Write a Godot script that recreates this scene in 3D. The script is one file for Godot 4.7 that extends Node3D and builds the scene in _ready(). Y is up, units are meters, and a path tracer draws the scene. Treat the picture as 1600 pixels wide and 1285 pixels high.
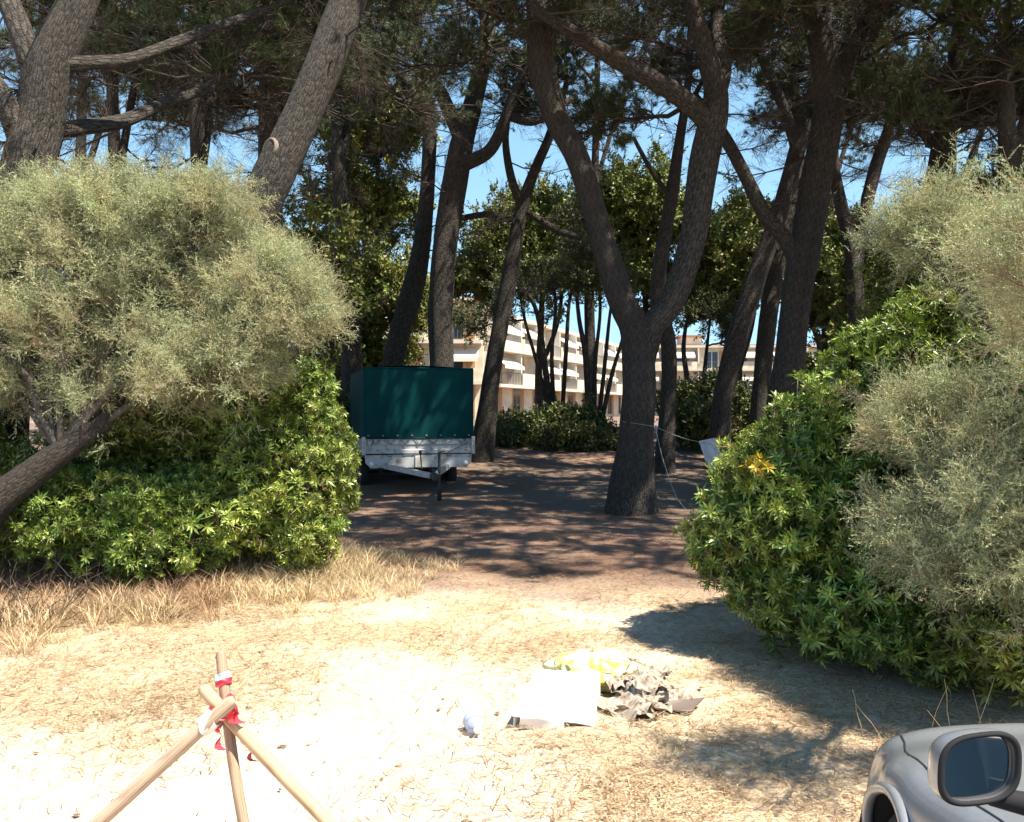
extends Node3D
# A sandy clearing in front of a pine wood: shrubs on both sides, a tarpaulin trailer under the trees, houses behind.

const F := 1385.0      # focal length in photo pixels
const EYE := 1.7       # camera height
var rng := RandomNumberGenerator.new()
var noise := FastNoiseLite.new()
var taken := {}
var M := {}
var TUFT := {}

# ---------------------------------------------------------------- mesh builder
class MB:
	var v := PackedVector3Array()
	var n := PackedVector3Array()
	var uv := PackedVector2Array()
	var c := PackedColorArray()
	var ix := PackedInt32Array()
	var col := Color.WHITE
	func vert(p: Vector3, nn: Vector3, u := Vector2.ZERO) -> int:
		v.append(p); n.append(nn); uv.append(u); c.append(col)
		return v.size() - 1
	func face(a: int, b: int, d: int) -> void:   # winding follows the normals
		var g := (v[b] - v[a]).cross(v[d] - v[a])
		if g.dot(n[a] + n[b] + n[d]) > 0.0:
			ix.append(a); ix.append(d); ix.append(b)
		else:
			ix.append(a); ix.append(b); ix.append(d)
	func tri(a: Vector3, b: Vector3, d: Vector3, nn := Vector3.ZERO) -> void:
		var q := nn
		if q == Vector3.ZERO:
			q = (b - a).cross(d - a).normalized()
		face(vert(a, q, Vector2(a.x, a.y)), vert(b, q, Vector2(b.x, b.y)), vert(d, q, Vector2(d.x, d.y)))
	func quad(a: Vector3, b: Vector3, d: Vector3, e: Vector3, nn := Vector3.ZERO) -> void:
		var q := nn
		if q == Vector3.ZERO:
			q = (b - a).cross(d - a).normalized()
		var i := vert(a, q, Vector2(0, 0)); var j := vert(b, q, Vector2(1, 0))
		var k := vert(d, q, Vector2(1, 1)); var l := vert(e, q, Vector2(0, 1))
		face(i, j, k); face(i, k, l)
	func box(ce: Vector3, s: Vector3, bs := Basis.IDENTITY, bev := 0.0) -> void:
		var h := s * 0.5
		var b := minf(bev, minf(h.x, minf(h.y, h.z)) * 0.9)
		for ax in 3:
			for sg in [-1.0, 1.0]:
				var nn := Vector3.ZERO; nn[ax] = sg
				var u := Vector3.ZERO; u[(ax + 1) % 3] = h[(ax + 1) % 3] - b
				var w := Vector3.ZERO; w[(ax + 2) % 3] = h[(ax + 2) % 3] - b
				var o: Vector3 = nn * h[ax]
				quad(ce + bs * (o - u - w), ce + bs * (o + u - w), ce + bs * (o + u + w), ce + bs * (o - u + w), bs * nn)
		if b > 0.0:
			for ax in 3:
				for s1 in [-1.0, 1.0]:
					for s2 in [-1.0, 1.0]:
						var n1 := Vector3.ZERO; n1[(ax + 1) % 3] = s1
						var n2 := Vector3.ZERO; n2[(ax + 2) % 3] = s2
						var al := Vector3.ZERO; al[ax] = h[ax] - b
						var p1: Vector3 = n1 * h[(ax + 1) % 3] + n2 * (h[(ax + 2) % 3] - b)
						var p2: Vector3 = n1 * (h[(ax + 1) % 3] - b) + n2 * h[(ax + 2) % 3]
						quad(ce + bs * (p1 - al), ce + bs * (p1 + al), ce + bs * (p2 + al), ce + bs * (p2 - al), bs * (n1 + n2).normalized())
			for sx in [-1.0, 1.0]:
				for sy in [-1.0, 1.0]:
					for sz in [-1.0, 1.0]:
						var s3 := Vector3(sx, sy, sz)
						var hb := h - Vector3(b, b, b)
						tri(ce + bs * (s3 * Vector3(h.x, hb.y, hb.z)), ce + bs * (s3 * Vector3(hb.x, h.y, hb.z)), ce + bs * (s3 * Vector3(hb.x, hb.y, h.z)), bs * (s3 / sqrt(3.0)))
	func tube(p: PackedVector3Array, r: PackedFloat32Array, sides: int, tile := 0.0, cap := false, rough := 0.0, seed_off := 0.0) -> void:
		var m := p.size()
		if m < 2: return
		var t := (p[1] - p[0]).normalized()
		var side := t.cross(Vector3(0.31, 0.2, 0.93)).normalized()
		if side.length() < 0.1: side = Vector3.RIGHT
		var base := v.size()
		var along := 0.0
		var turns := 1.0
		if tile > 0.0: turns = maxf(1.0, roundf(TAU * r[0] / tile))
		for i in m:
			var a := p[maxi(i - 1, 0)]; var b := p[mini(i + 1, m - 1)]
			t = (b - a).normalized()
			side = (side - t * side.dot(t)).normalized()
			var up := t.cross(side)
			if i > 0: along += p[i].distance_to(p[i - 1])
			for k in sides + 1:
				var an := TAU * k / sides
				var d := side * cos(an) + up * sin(an)
				var rr := r[i]
				if rough > 0.0:
					rr *= 1.0 + rough * (sin(an * 2.0 + along * 1.7 + seed_off) + 0.7 * sin(an * 3.0 - along * 3.1 + seed_off * 2.0) + 0.5 * sin(an * 5.0 + along * 6.0 + seed_off))
				vert(p[i] + d * rr, d, Vector2(turns * k / sides, along / maxf(tile, 0.05)))
		for i in m - 1:
			for k in sides:
				var q := base + i * (sides + 1) + k
				var w := q + sides + 1
				ix.append(q); ix.append(w); ix.append(q + 1)
				ix.append(q + 1); ix.append(w); ix.append(w + 1)
		# keep the faces turned outwards
		var g := (v[ix[ix.size() - 2]] - v[ix[ix.size() - 3]]).cross(v[ix[ix.size() - 1]] - v[ix[ix.size() - 3]])
		if g.dot(n[ix[ix.size() - 1]]) > 0.0:
			var first := ix.size() - (m - 1) * sides * 6
			for q in range(first, ix.size(), 3):
				var h := ix[q + 1]; ix[q + 1] = ix[q + 2]; ix[q + 2] = h
		if cap:
			for e in [0, m - 1]:
				var nn := (p[e] - p[1 if e == 0 else m - 2]).normalized()
				var ce := vert(p[e], nn, Vector2(0.5, 0.5))
				var ring := PackedInt32Array()
				for k in sides: ring.append(vert(v[base + e * (sides + 1) + k], nn, Vector2(0.5 + 0.4 * cos(TAU * k / sides), 0.5 + 0.4 * sin(TAU * k / sides))))
				for k in sides: face(ce, ring[k], ring[(k + 1) % sides])
	func rod(a: Vector3, b: Vector3, r: float, sides := 8, r2 := -1.0) -> void:
		tube(PackedVector3Array([a, b]), PackedFloat32Array([r, r if r2 < 0.0 else r2]), sides, 0.0, true)
	func lathe(o: Vector3, axis: Vector3, prof: Array, sides: int) -> void:  # prof: [along, radius]
		var side := axis.cross(Vector3(0.3, 0.9, 0.2)).normalized()
		var up := axis.cross(side)
		var base := v.size()
		for i in prof.size():
			var a: Vector2 = prof[maxi(i - 1, 0)]; var b: Vector2 = prof[mini(i + 1, prof.size() - 1)]
			var sl := (b - a).normalized()
			for k in sides + 1:
				var an := TAU * k / sides
				var d := side * cos(an) + up * sin(an)
				vert(o + axis * prof[i].x + d * prof[i].y, (d * sl.x - axis * sl.y).normalized(), Vector2(float(k) / sides, prof[i].x))
		for i in prof.size() - 1:
			for k in sides:
				var q := base + i * (sides + 1) + k
				face(q, q + sides + 1, q + 1); face(q + 1, q + sides + 1, q + sides + 2)
	func grid(p: Array, w: int, closed := false) -> void:   # rows of w points -> smooth sheet
		var rows := p.size() / w
		var base := v.size()
		for j in rows:
			for i in w:
				var a: Vector3 = p[j * w + maxi(i - 1, 0)]; var b: Vector3 = p[j * w + mini(i + 1, w - 1)]
				if closed and (i == 0 or i == w - 1):
					a = p[j * w + w - 2]; b = p[j * w + 1]
				var d: Vector3 = p[maxi(j - 1, 0) * w + i]; var e: Vector3 = p[mini(j + 1, rows - 1) * w + i]
				vert(p[j * w + i], (b - a).cross(e - d).normalized(), Vector2(float(i) / (w - 1), float(j) / (rows - 1)))
		for j in rows - 1:
			for i in w - 1:
				var q := base + j * w + i
				face(q, q + 1, q + w); face(q + 1, q + w + 1, q + w)
	func mesh() -> ArrayMesh:
		var a := []
		a.resize(Mesh.ARRAY_MAX)
		a[Mesh.ARRAY_VERTEX] = v; a[Mesh.ARRAY_NORMAL] = n; a[Mesh.ARRAY_TEX_UV] = uv
		a[Mesh.ARRAY_COLOR] = c; a[Mesh.ARRAY_INDEX] = ix
		var m := ArrayMesh.new()
		m.add_surface_from_arrays(Mesh.PRIMITIVE_TRIANGLES, a)
		return m

# ---------------------------------------------------------------- scene helpers
func numbered(called: String) -> String:
	var k: int = taken.get(called, 0)
	taken[called] = k + 1
	return called if k == 0 else "%s_%03d" % [called, k]
func meta(o: Node, label := "", category := "", group := "", kind := "") -> void:
	if label: o.set_meta("label", label)
	if category: o.set_meta("category", category)
	if group: o.set_meta("group", group)
	if kind: o.set_meta("kind", kind)
func thing(called: String, label: String, category: String, at := Vector3.ZERO, turn := 0.0, group := "") -> Node3D:
	var o := Node3D.new()
	o.name = numbered(called)
	add_child(o)
	o.position = at; o.rotation.y = turn
	meta(o, label, category, group)
	return o
func obj(called: String, mesh: Mesh, mat: Material, parent: Node = self) -> MeshInstance3D:
	var o := MeshInstance3D.new()
	o.mesh = mesh
	o.material_override = mat
	o.name = numbered(called) if parent == self else called
	parent.add_child(o, true)
	return o
func many(called: String, mesh: Mesh, mat: Material, list: Array, cols: PackedColorArray, parent: Node = self) -> MultiMeshInstance3D:
	var mm := MultiMesh.new()
	mm.transform_format = MultiMesh.TRANSFORM_3D
	mm.use_colors = true
	mm.mesh = mesh
	mm.instance_count = list.size()
	for i in list.size():
		mm.set_instance_transform(i, list[i])
		mm.set_instance_color(i, cols[i])
	var o := MultiMeshInstance3D.new()
	o.multimesh = mm
	o.material_override = mat
	o.name = numbered(called) if parent == self else called
	parent.add_child(o, true)
	return o
func P(px: float, py: float, d: float) -> Vector3:
	return Vector3((px - 800.0) / F * d, EYE - (py - 642.5) / F * d, -d)
func rv(s := 1.0) -> Vector3:
	return Vector3(rng.randf_range(-s, s), rng.randf_range(-s, s), rng.randf_range(-s, s))
func rdir() -> Vector3:
	while true:
		var q := rv()
		if q.length_squared() < 1.0 and q.length_squared() > 0.01: return q.normalized()
	return Vector3.UP
func along(dir: Vector3, roll: float, s: float) -> Basis:   # basis whose y runs along dir
	var y := dir.normalized()
	var x := y.cross(Vector3(0.137, 0.31, 0.94)).normalized()
	if x.length() < 0.5: x = Vector3.RIGHT
	x = x.rotated(y, roll)
	return Basis(x * s, y * s, x.cross(y) * s)
func gh(x: float, z: float) -> float:     # height of the ground
	var d := -z
	var h := 1.1 * smoothstep(13.0, 31.0, d)
	h += 0.16 * exp(-(pow((x + 2.6) / 1.5, 2.0) + pow((d - 9.3) / 1.0, 2.0)))
	h += 0.05 * noise.get_noise_2d(x * 9.0, z * 9.0) * smoothstep(0.5, 3.0, d)
	return h
func on(x: float, z: float) -> Vector3:
	return Vector3(x, gh(x, z), z)
func smooth(src: Array, step: int) -> Array:    # [Vector3, radius] list -> [points, radii] along a Catmull-Rom curve
	var p := PackedVector3Array(); var r := PackedFloat32Array()
	for i in src.size() - 1:
		var a = src[maxi(i - 1, 0)]; var b = src[i]; var c = src[i + 1]; var d = src[mini(i + 2, src.size() - 1)]
		for k in step:
			var t := float(k) / step
			p.append(b[0].cubic_interpolate(c[0], a[0], d[0], t))
			r.append(lerpf(b[1], c[1], t))
	p.append(src[-1][0]); r.append(src[-1][1])
	return [p, r]
func srgb(r: float, g: float, b: float) -> Color:   # linear base colour -> albedo_color
	return Color(r, g, b).linear_to_srgb()
func mat(col: Color, rough := 0.8, metal := 0.0, spec := 0.5) -> StandardMaterial3D:
	var m := StandardMaterial3D.new()
	m.albedo_color = col; m.roughness = rough; m.metallic = metal; m.metallic_specular = spec
	return m
func noise_tex(kind: int, freq: float, oct: int, cols: Array, offs: Array, size := 512, seed_ := 1, stretch := Vector2.ONE, warp := 0.0) -> Texture2D:
	# a tiling image from noise, coloured by a ramp
	var g := Gradient.new()
	g.offsets = PackedFloat32Array(offs)
	g.colors = PackedColorArray(cols)
	var f := FastNoiseLite.new()
	f.noise_type = kind; f.frequency = freq; f.fractal_octaves = oct; f.seed = seed_
	if oct < 2: f.fractal_type = FastNoiseLite.FRACTAL_NONE
	if kind == FastNoiseLite.TYPE_CELLULAR:
		f.cellular_return_type = FastNoiseLite.RETURN_DISTANCE2_SUB
	if warp > 0.0:
		f.domain_warp_enabled = true; f.domain_warp_amplitude = warp; f.domain_warp_frequency = freq * 1.5
	var im := Image.create(size, size, false, Image.FORMAT_RGBA8)
	for y in size:
		for x in size:
			# the torus trick in two halves: blend over the border so that the picture tiles
			var u := x * stretch.x; var w := y * stretch.y
			var a := f.get_noise_2d(u, w)
			var bx := smoothstep(0.8, 1.0, float(x) / size); var by := smoothstep(0.8, 1.0, float(y) / size)
			if bx > 0.0: a = lerpf(a, f.get_noise_2d((x - size) * stretch.x, w), bx)
			if by > 0.0:
				var b := f.get_noise_2d(u, (y - size) * stretch.y)
				if bx > 0.0: b = lerpf(b, f.get_noise_2d((x - size) * stretch.x, (y - size) * stretch.y), bx)
				a = lerpf(a, b, by)
			im.set_pixel(x, y, g.sample(a * 0.5 + 0.5))
	im.generate_mipmaps()
	return ImageTexture.create_from_image(im)

# ---------------------------------------------------------------- materials
func bark_tex(height: bool) -> Texture2D:
	# plates of several sizes split by uneven fissures, with flaky scales on them
	var c1 := FastNoiseLite.new(); c1.noise_type = FastNoiseLite.TYPE_CELLULAR; c1.cellular_return_type = FastNoiseLite.RETURN_DISTANCE2_SUB
	c1.fractal_type = FastNoiseLite.FRACTAL_NONE; c1.frequency = 0.0115; c1.seed = 5; c1.domain_warp_enabled = true; c1.domain_warp_amplitude = 34.0; c1.domain_warp_frequency = 0.02
	var c2 := c1.duplicate(); c2.frequency = 0.03; c2.seed = 8; c2.domain_warp_amplitude = 14.0
	var f1 := FastNoiseLite.new(); f1.frequency = 0.02; f1.fractal_octaves = 5; f1.seed = 3
	var size := 512
	var im := Image.create(size, size, false, Image.FORMAT_RGBA8)
	for y in size:
		for x in size:
			var val := 0.0; var tone := 0.0
			var bx := smoothstep(0.82, 1.0, float(x) / size); var by := smoothstep(0.82, 1.0, float(y) / size)
			for q in 4:
				var wgt := (bx if q % 2 else 1.0 - bx) * (by if q > 1 else 1.0 - by)
				if wgt <= 0.0: continue
				var u := x - (size if q % 2 else 0); var w := (y - (size if q > 1 else 0)) * 0.36
				var a := smoothstep(-1.0, -0.55, c1.get_noise_2d(u, w)); var b := smoothstep(-1.0, -0.4, c2.get_noise_2d(u, w * 1.3))
				var g := f1.get_noise_2d(u * 2.0, w * 3.0)
				val += wgt * (0.62 * a + 0.2 * b + 0.35 * g); tone += wgt * f1.get_noise_2d(u * 0.5 + 900.0, w * 0.6)
			var k := clampf(val + 0.05, 0.0, 1.0)
			if height: im.set_pixel(x, y, Color(k, k, k))
			else:
				var col := Color(0.02, 0.0185, 0.017).lerp(Color(0.135, 0.122, 0.108), k).lerp(Color(0.12, 0.085, 0.065), clampf(tone * 1.4, 0.0, 0.6))
				im.set_pixel(x, y, col.linear_to_srgb())
	im.generate_mipmaps()
	return ImageTexture.create_from_image(im)
func make_materials() -> void:
	var simp := FastNoiseLite.TYPE_SIMPLEX_SMOOTH
	# pine bark: long plates between dark fissures
	var plates := bark_tex(false)
	var relief := bark_tex(true)
	var b := mat(Color(1, 1, 1), 0.95)
	b.albedo_texture = plates
	b.uv1_scale = Vector3(1, 1, 1)
	b.heightmap_enabled = true; b.heightmap_texture = relief; b.heightmap_scale = 5.0
	b.vertex_color_use_as_albedo = true
	M.bark = b
	var tb: StandardMaterial3D = b.duplicate()
	tb.albedo_color = srgb(0.8, 0.78, 0.74)
	M.branch = tb
	var ob := mat(srgb(0.062, 0.053, 0.045), 0.95)
	ob.vertex_color_use_as_albedo = true
	M.twig = ob
	var ow := mat(srgb(0.2, 0.17, 0.14), 0.95)
	ow.albedo_texture = noise_tex(simp, 0.03, 3, [Color(0.5, 0.48, 0.45), Color(1, 1, 1)], [0.3, 0.75], 256, 9, Vector2(1, 0.25))
	ow.vertex_color_use_as_albedo = true
	M.oakbark = ow
	for k in {"needle": [0.55, 0.3], "leaf": [0.38, 0.5], "feather": [0.7, 0.55], "oakleaf": [0.5, 0.35], "straw": [0.8, 0.5]}.keys():
		var s = {"needle": [0.55, 0.3], "leaf": [0.38, 0.5], "feather": [0.7, 0.55], "oakleaf": [0.5, 0.35], "straw": [0.8, 0.5]}[k]
		var m := mat(Color.WHITE, s[0])
		m.vertex_color_use_as_albedo = true
		m.backlight_enabled = true
		m.backlight = Color(s[1], s[1], s[1] * 0.6)
		m.cull_mode = BaseMaterial3D.CULL_DISABLED
		M[k] = m
	# ground: grains and short streaks of straw over the colour of each patch
	var g := mat(Color.WHITE, 0.97)
	g.albedo_texture = noise_tex(simp, 0.035, 5, [srgb(0.7, 0.67, 0.63), srgb(0.88, 0.86, 0.84), srgb(0.97, 0.96, 0.95), srgb(1, 1, 1)], [0.2, 0.38, 0.52, 0.8], 1024, 21, Vector2(1, 1), 12.0)
	g.uv1_triplanar = true; g.uv1_world_triplanar = true; g.uv1_scale = Vector3(0.45, 0.45, 0.45)
	g.heightmap_enabled = true; g.heightmap_scale = 1.1
	g.heightmap_texture = noise_tex(simp, 0.06, 5, [Color.BLACK, Color.WHITE], [0.2, 0.8], 512, 23)
	g.vertex_color_use_as_albedo = true
	M.ground = g
	# canvas
	var cv := mat(srgb(0.003, 0.058, 0.062), 0.7, 0.0, 0.2)
	cv.albedo_texture = noise_tex(simp, 0.012, 4, [srgb(0.72, 0.75, 0.75), srgb(1, 1, 1)], [0.3, 0.7], 256, 31, Vector2(1, 0.4))
	cv.uv1_triplanar = true; cv.uv1_scale = Vector3(0.6, 0.6, 0.6)
	M.canvas = cv
	var steel := mat(srgb(0.46, 0.48, 0.49), 0.5, 0.15)
	steel.albedo_texture = noise_tex(simp, 0.02, 4, [srgb(0.62, 0.58, 0.53), srgb(1, 1, 1)], [0.26, 0.46], 256, 33)
	steel.uv1_triplanar = true; steel.uv1_scale = Vector3(1.2, 1.2, 1.2)
	M.steel = steel
	M.dark_steel = mat(srgb(0.05, 0.05, 0.05), 0.6, 0.3)
	M.rubber = mat(srgb(0.018, 0.018, 0.018), 0.85)
	M.rope = mat(srgb(0.03, 0.035, 0.035), 0.9)
	M.reflector = mat(srgb(0.8, 0.8, 0.78), 0.2)
	M.dirty_white = mat(srgb(0.62, 0.6, 0.55), 0.6)
	# wood poles
	var wd := mat(srgb(0.52, 0.40, 0.29), 0.7)
	wd.albedo_texture = noise_tex(simp, 0.02, 4, [srgb(0.5, 0.45, 0.42), srgb(0.9, 0.88, 0.86), srgb(1, 1, 1)], [0.25, 0.5, 0.75], 256, 41, Vector2(3, 0.12))
	wd.vertex_color_use_as_albedo = true
	M.wood = wd
	M.tape_red = mat(srgb(0.72, 0.03, 0.06), 0.45)
	M.tape_red.backlight_enabled = true; M.tape_red.backlight = Color(0.4, 0.4, 0.4)
	M.tape_white = mat(srgb(0.8, 0.8, 0.78), 0.45)
	# rubbish
	M.card_white = mat(srgb(0.78, 0.78, 0.77), 0.8)
	M.card_brown = mat(srgb(0.34, 0.25, 0.17), 0.9)
	var torn := mat(srgb(0.40, 0.34, 0.28), 0.85)
	torn.albedo_texture = noise_tex(simp, 0.025, 4, [srgb(0.2, 0.17, 0.15), srgb(0.75, 0.72, 0.68), srgb(1, 1, 1)], [0.3, 0.45, 0.6], 256, 51)
	torn.uv1_triplanar = true; torn.uv1_scale = Vector3(4, 4, 4)
	M.torn = torn
	var bag := mat(srgb(0.85, 0.8, 0.22), 0.35)
	bag.albedo_texture = noise_tex(simp, 0.018, 3, [srgb(0.95, 0.85, 0.12), srgb(1, 1, 0.92)], [0.34, 0.52], 256, 53)
	bag.albedo_color = srgb(0.7, 0.69, 0.56)
	bag.uv1_triplanar = true; bag.uv1_scale = Vector3(2.5, 2.5, 2.5)
	bag.backlight_enabled = true; bag.backlight = Color(0.5, 0.5, 0.4)
	M.bag = bag
	M.dark_tray = mat(srgb(0.12, 0.095, 0.085), 0.6)
	var pet := mat(Color(0.62, 0.70, 0.86, 0.62), 0.12)
	pet.transparency = BaseMaterial3D.TRANSPARENCY_ALPHA
	M.pet = pet
	M.cap_blue = mat(srgb(0.1, 0.18, 0.5), 0.4)
	M.sheet_grey = mat(srgb(0.42, 0.47, 0.55), 0.5)
	M.cord = mat(srgb(0.36, 0.36, 0.34), 0.8)
	# car
	var pt := mat(srgb(0.215, 0.235, 0.265), 0.4, 0.2)
	pt.clearcoat_enabled = true; pt.clearcoat = 0.8; pt.clearcoat_roughness = 0.12
	pt.albedo_texture = noise_tex(simp, 0.05, 4, [srgb(0.94, 0.93, 0.91), srgb(1, 1, 1)], [0.35, 0.55], 512, 61)
	pt.uv1_triplanar = true; pt.uv1_scale = Vector3(1.5, 1.5, 1.5)
	M.paint = pt
	M.plastic = mat(srgb(0.03, 0.03, 0.034), 0.5)
	M.grey_plastic = mat(srgb(0.02, 0.021, 0.025), 0.75, 0.0, 0.25)
	M.scar = mat(srgb(0.2, 0.165, 0.13), 0.9)
	M.mirror = mat(srgb(0.72, 0.8, 0.86), 0.03, 1.0)
	var gl := mat(Color(0.12, 0.16, 0.17, 0.28), 0.03)
	gl.transparency = BaseMaterial3D.TRANSPARENCY_ALPHA
	M.car_glass = gl
	M.seat = mat(srgb(0.035, 0.04, 0.05), 0.9)
	M.lens = mat(srgb(0.7, 0.7, 0.72), 0.1)
	# buildings
	var pl := mat(Color.WHITE, 0.92)
	pl.albedo_texture = noise_tex(simp, 0.012, 4, [srgb(0.8, 0.79, 0.77), srgb(1, 1, 1)], [0.3, 0.6], 256, 71)
	pl.uv1_triplanar = true; pl.uv1_scale = Vector3(0.25, 0.25, 0.25)
	for k in {"cream": 0, "ochre": 0, "grey_wall": 0}.keys():
		M[k] = pl.duplicate()
	M.cream.albedo_color = srgb(0.70, 0.61, 0.47)
	M.ochre.albedo_color = srgb(0.62, 0.40, 0.22)
	M.grey_wall.albedo_color = srgb(0.66, 0.64, 0.60)
	M.slab = mat(srgb(0.56, 0.5, 0.41), 0.9)
	M.awning = mat(srgb(0.66, 0.6, 0.5), 0.8)
	M.shutter = mat(srgb(0.40, 0.22, 0.10), 0.7)
	M.curtain = mat(srgb(0.6, 0.52, 0.4), 0.8)
	M.window = mat(srgb(0.03, 0.04, 0.05), 0.08)
	M.rail = mat(srgb(0.14, 0.14, 0.15), 0.5, 0.4)
	M.roof = mat(srgb(0.30, 0.13, 0.08), 0.9)
	M.grey_roof = mat(srgb(0.25, 0.24, 0.25), 0.85)

# ---------------------------------------------------------------- foliage pieces
func leafblade(b: MB, o: Vector3, dir: Vector3, nrm: Vector3, len_: float, wid: float, fold: float, droop: float) -> void:
	# a leaf of four faces, folded along its midrib
	var s := dir.cross(nrm).normalized()
	var up := s.cross(dir).normalized()
	var mid := o + dir * len_ * 0.55 - up * droop * len_ * 0.15
	var tip := o + dir * len_ - up * droop * len_ * 0.5
	var l := mid + s * wid * 0.5 + up * fold * wid
	var r := mid - s * wid * 0.5 + up * fold * wid
	var i := b.vert(o, up); var j := b.vert(mid, up)
	var k := b.vert(tip, up)
	var nl := (up - s * fold * 1.6).normalized(); var nr := (up + s * fold * 1.6).normalized()
	var a := b.vert(l, nl); var c := b.vert(r, nr)
	b.face(i, a, j); b.face(a, k, j); b.face(i, j, c); b.face(j, k, c)
func pine_tuft() -> ArrayMesh:
	var b := MB.new()
	for s in 4:
		var d := (Vector3(rng.randf_range(-0.8, 0.8), 1.0, rng.randf_range(-0.8, 0.8))).normalized()
		var o := Vector3.ZERO
		var ln := rng.randf_range(0.16, 0.3)
		b.col = Color(0.13, 0.10, 0.075)
		b.rod(o, o + d * ln, 0.005, 3, 0.003)
		for k in 62:
			var t := rng.randf_range(0.35, 1.0)
			var p := o + d * ln * t
			var q := (rdir() + d * rng.randf_range(0.5, 1.4)).normalized()
			var len_ := rng.randf_range(0.08, 0.14)
			var w := q.cross(rdir()).normalized() * 0.0034
			var sh := rng.randf_range(0.75, 1.25)
			b.col = Color(0.042 * sh, 0.072 * sh, 0.024 * sh)
			if rng.randf() < 0.05: b.col = Color(0.13, 0.09, 0.045)
			b.tri(p - w, p + w, p + q * len_)
	return b.mesh()
func dead_spray() -> ArrayMesh:    # a bare dry spray of twigs
	var b := MB.new()
	for s in 12:
		var d := Vector3(rng.randf_range(-1.0, 1.0), 1.0, rng.randf_range(-0.7, 0.7)).normalized()
		var p := Vector3.ZERO
		var ln := rng.randf_range(0.35, 0.8)
		var g := rng.randf_range(0.8, 1.3)
		b.col = Color(0.8 * g, 0.72 * g, 0.66 * g)
		var q := p + d * ln * 0.5
		var e := q + (d + rv(0.4)).normalized() * ln * 0.5
		b.tube(PackedVector3Array([p, q, e]), PackedFloat32Array([0.005, 0.0035, 0.0018]), 3)
		for k in 4:
			var o := p.lerp(e, rng.randf_range(0.3, 0.9))
			b.rod(o, o + (d + rv(0.9)).normalized() * rng.randf_range(0.12, 0.3), 0.003, 3, 0.0015)
	return b.mesh()
func feather_tuft() -> ArrayMesh:    # tamarisk plume: fine scaly twiglets on a thin stem
	var b := MB.new()
	var stem := []
	var p := Vector3.ZERO
	var d := Vector3.UP
	for k in 6:
		stem.append(p)
		p += d * 0.105
		d = (d + rv(0.2) - Vector3.UP * 0.03 * k).normalized()
	b.col = Color(0.22, 0.15, 0.10)
	b.tube(PackedVector3Array(stem), PackedFloat32Array([0.004, 0.0035, 0.003, 0.0025, 0.002, 0.0012]), 3)
	for k in 24:
		var t := rng.randf_range(0.1, 1.0)
		var i := mini(int(t * 5.0), 4)
		var o: Vector3 = stem[i].lerp(stem[i + 1], t * 5.0 - i)
		var q := (rdir() * Vector3(1, 0.5, 1) + Vector3.UP * rng.randf_range(0.35, 1.1)).normalized()
		var len_ := rng.randf_range(0.08, 0.24) * (1.15 - 0.5 * t)
		var bend := rv(0.25)
		for j in 12:
			var u := (j + 1.0) / 12.0
			var c := o + (q + bend * u) * len_ * u
			var r := (q + rdir() * 0.75).normalized()
			var w := r.cross(rdir()).normalized() * 0.0032
			var sh := rng.randf_range(0.8, 1.25)
			b.col = Color(0.235 * sh, 0.258 * sh, 0.14 * sh)
			b.tri(c - w, c + w, c + r * rng.randf_range(0.014, 0.03))
	return b.mesh()
func rosette_tuft(len_k: float, green: float) -> ArrayMesh:    # pittosporum: whorls of blunt leaves at the ends of short twigs
	var b := MB.new()
	for s in 4:
		var d := Vector3(rng.randf_range(-1.2, 1.2), rng.randf_range(0.5, 1.0), rng.randf_range(-0.9, 0.9)).normalized()
		var ln := rng.randf_range(0.06, 0.16)
		var o := d * ln
		b.col = Color(0.16, 0.13, 0.09)
		b.rod(Vector3.ZERO, o, 0.004, 3)
		var k0 := rng.randf() * TAU
		var cnt := 11
		for k in cnt:
			var an := k0 + TAU * k * 0.382
			var x := d.cross(Vector3(0.2, 0.1, 0.97)).normalized()
			var y := d.cross(x)
			var out := x * cos(an) + y * sin(an)
			var lift := lerpf(0.15, 1.1, float(k) / cnt) + rng.randf_range(-0.15, 0.15)
			var dir := (out + d * lift).normalized()
			var sh := rng.randf_range(0.75, 1.25)
			var fresh := float(k) / cnt
			b.col = Color(lerpf(0.065, 0.18, fresh) * sh, lerpf(0.125, 0.25, fresh) * sh, lerpf(0.03, 0.06, fresh) * sh) * green
			if rng.randf() < 0.012: b.col = Color(0.30, 0.20, 0.06)
			leafblade(b, o - d * 0.02 * (1.0 - fresh), dir, d, rng.randf_range(0.06, 0.12) * len_k * lerpf(1.0, 0.65, fresh), rng.randf_range(0.015, 0.023), 0.18, rng.randf_range(0.1, 0.5))
	return b.mesh()
func oak_tuft(size := 1.0) -> ArrayMesh:     # small leathery leaves all round a forked twig
	var b := MB.new()
	for s in 5:
		var d := (rdir() + Vector3.UP * 0.6).normalized()
		var ln := rng.randf_range(0.12, 0.3) * size
		b.col = Color(0.10, 0.08, 0.06)
		b.rod(Vector3.ZERO, d * ln, 0.004, 3, 0.002)
		for k in 13:
			var o := d * ln * rng.randf_range(0.25, 1.0)
			var dir := (rdir() + d * 0.5).normalized()
			var sh := rng.randf_range(0.7, 1.3)
			b.col = Color(0.085 * sh, 0.115 * sh, 0.038 * sh)
			var s2 := dir.cross(rdir()).normalized()
			var l := rng.randf_range(0.045, 0.075) * size
			b.quad(o, o + dir * l * 0.5 + s2 * l * 0.24, o + dir * l, o + dir * l * 0.5 - s2 * l * 0.24)
	return b.mesh()
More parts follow.
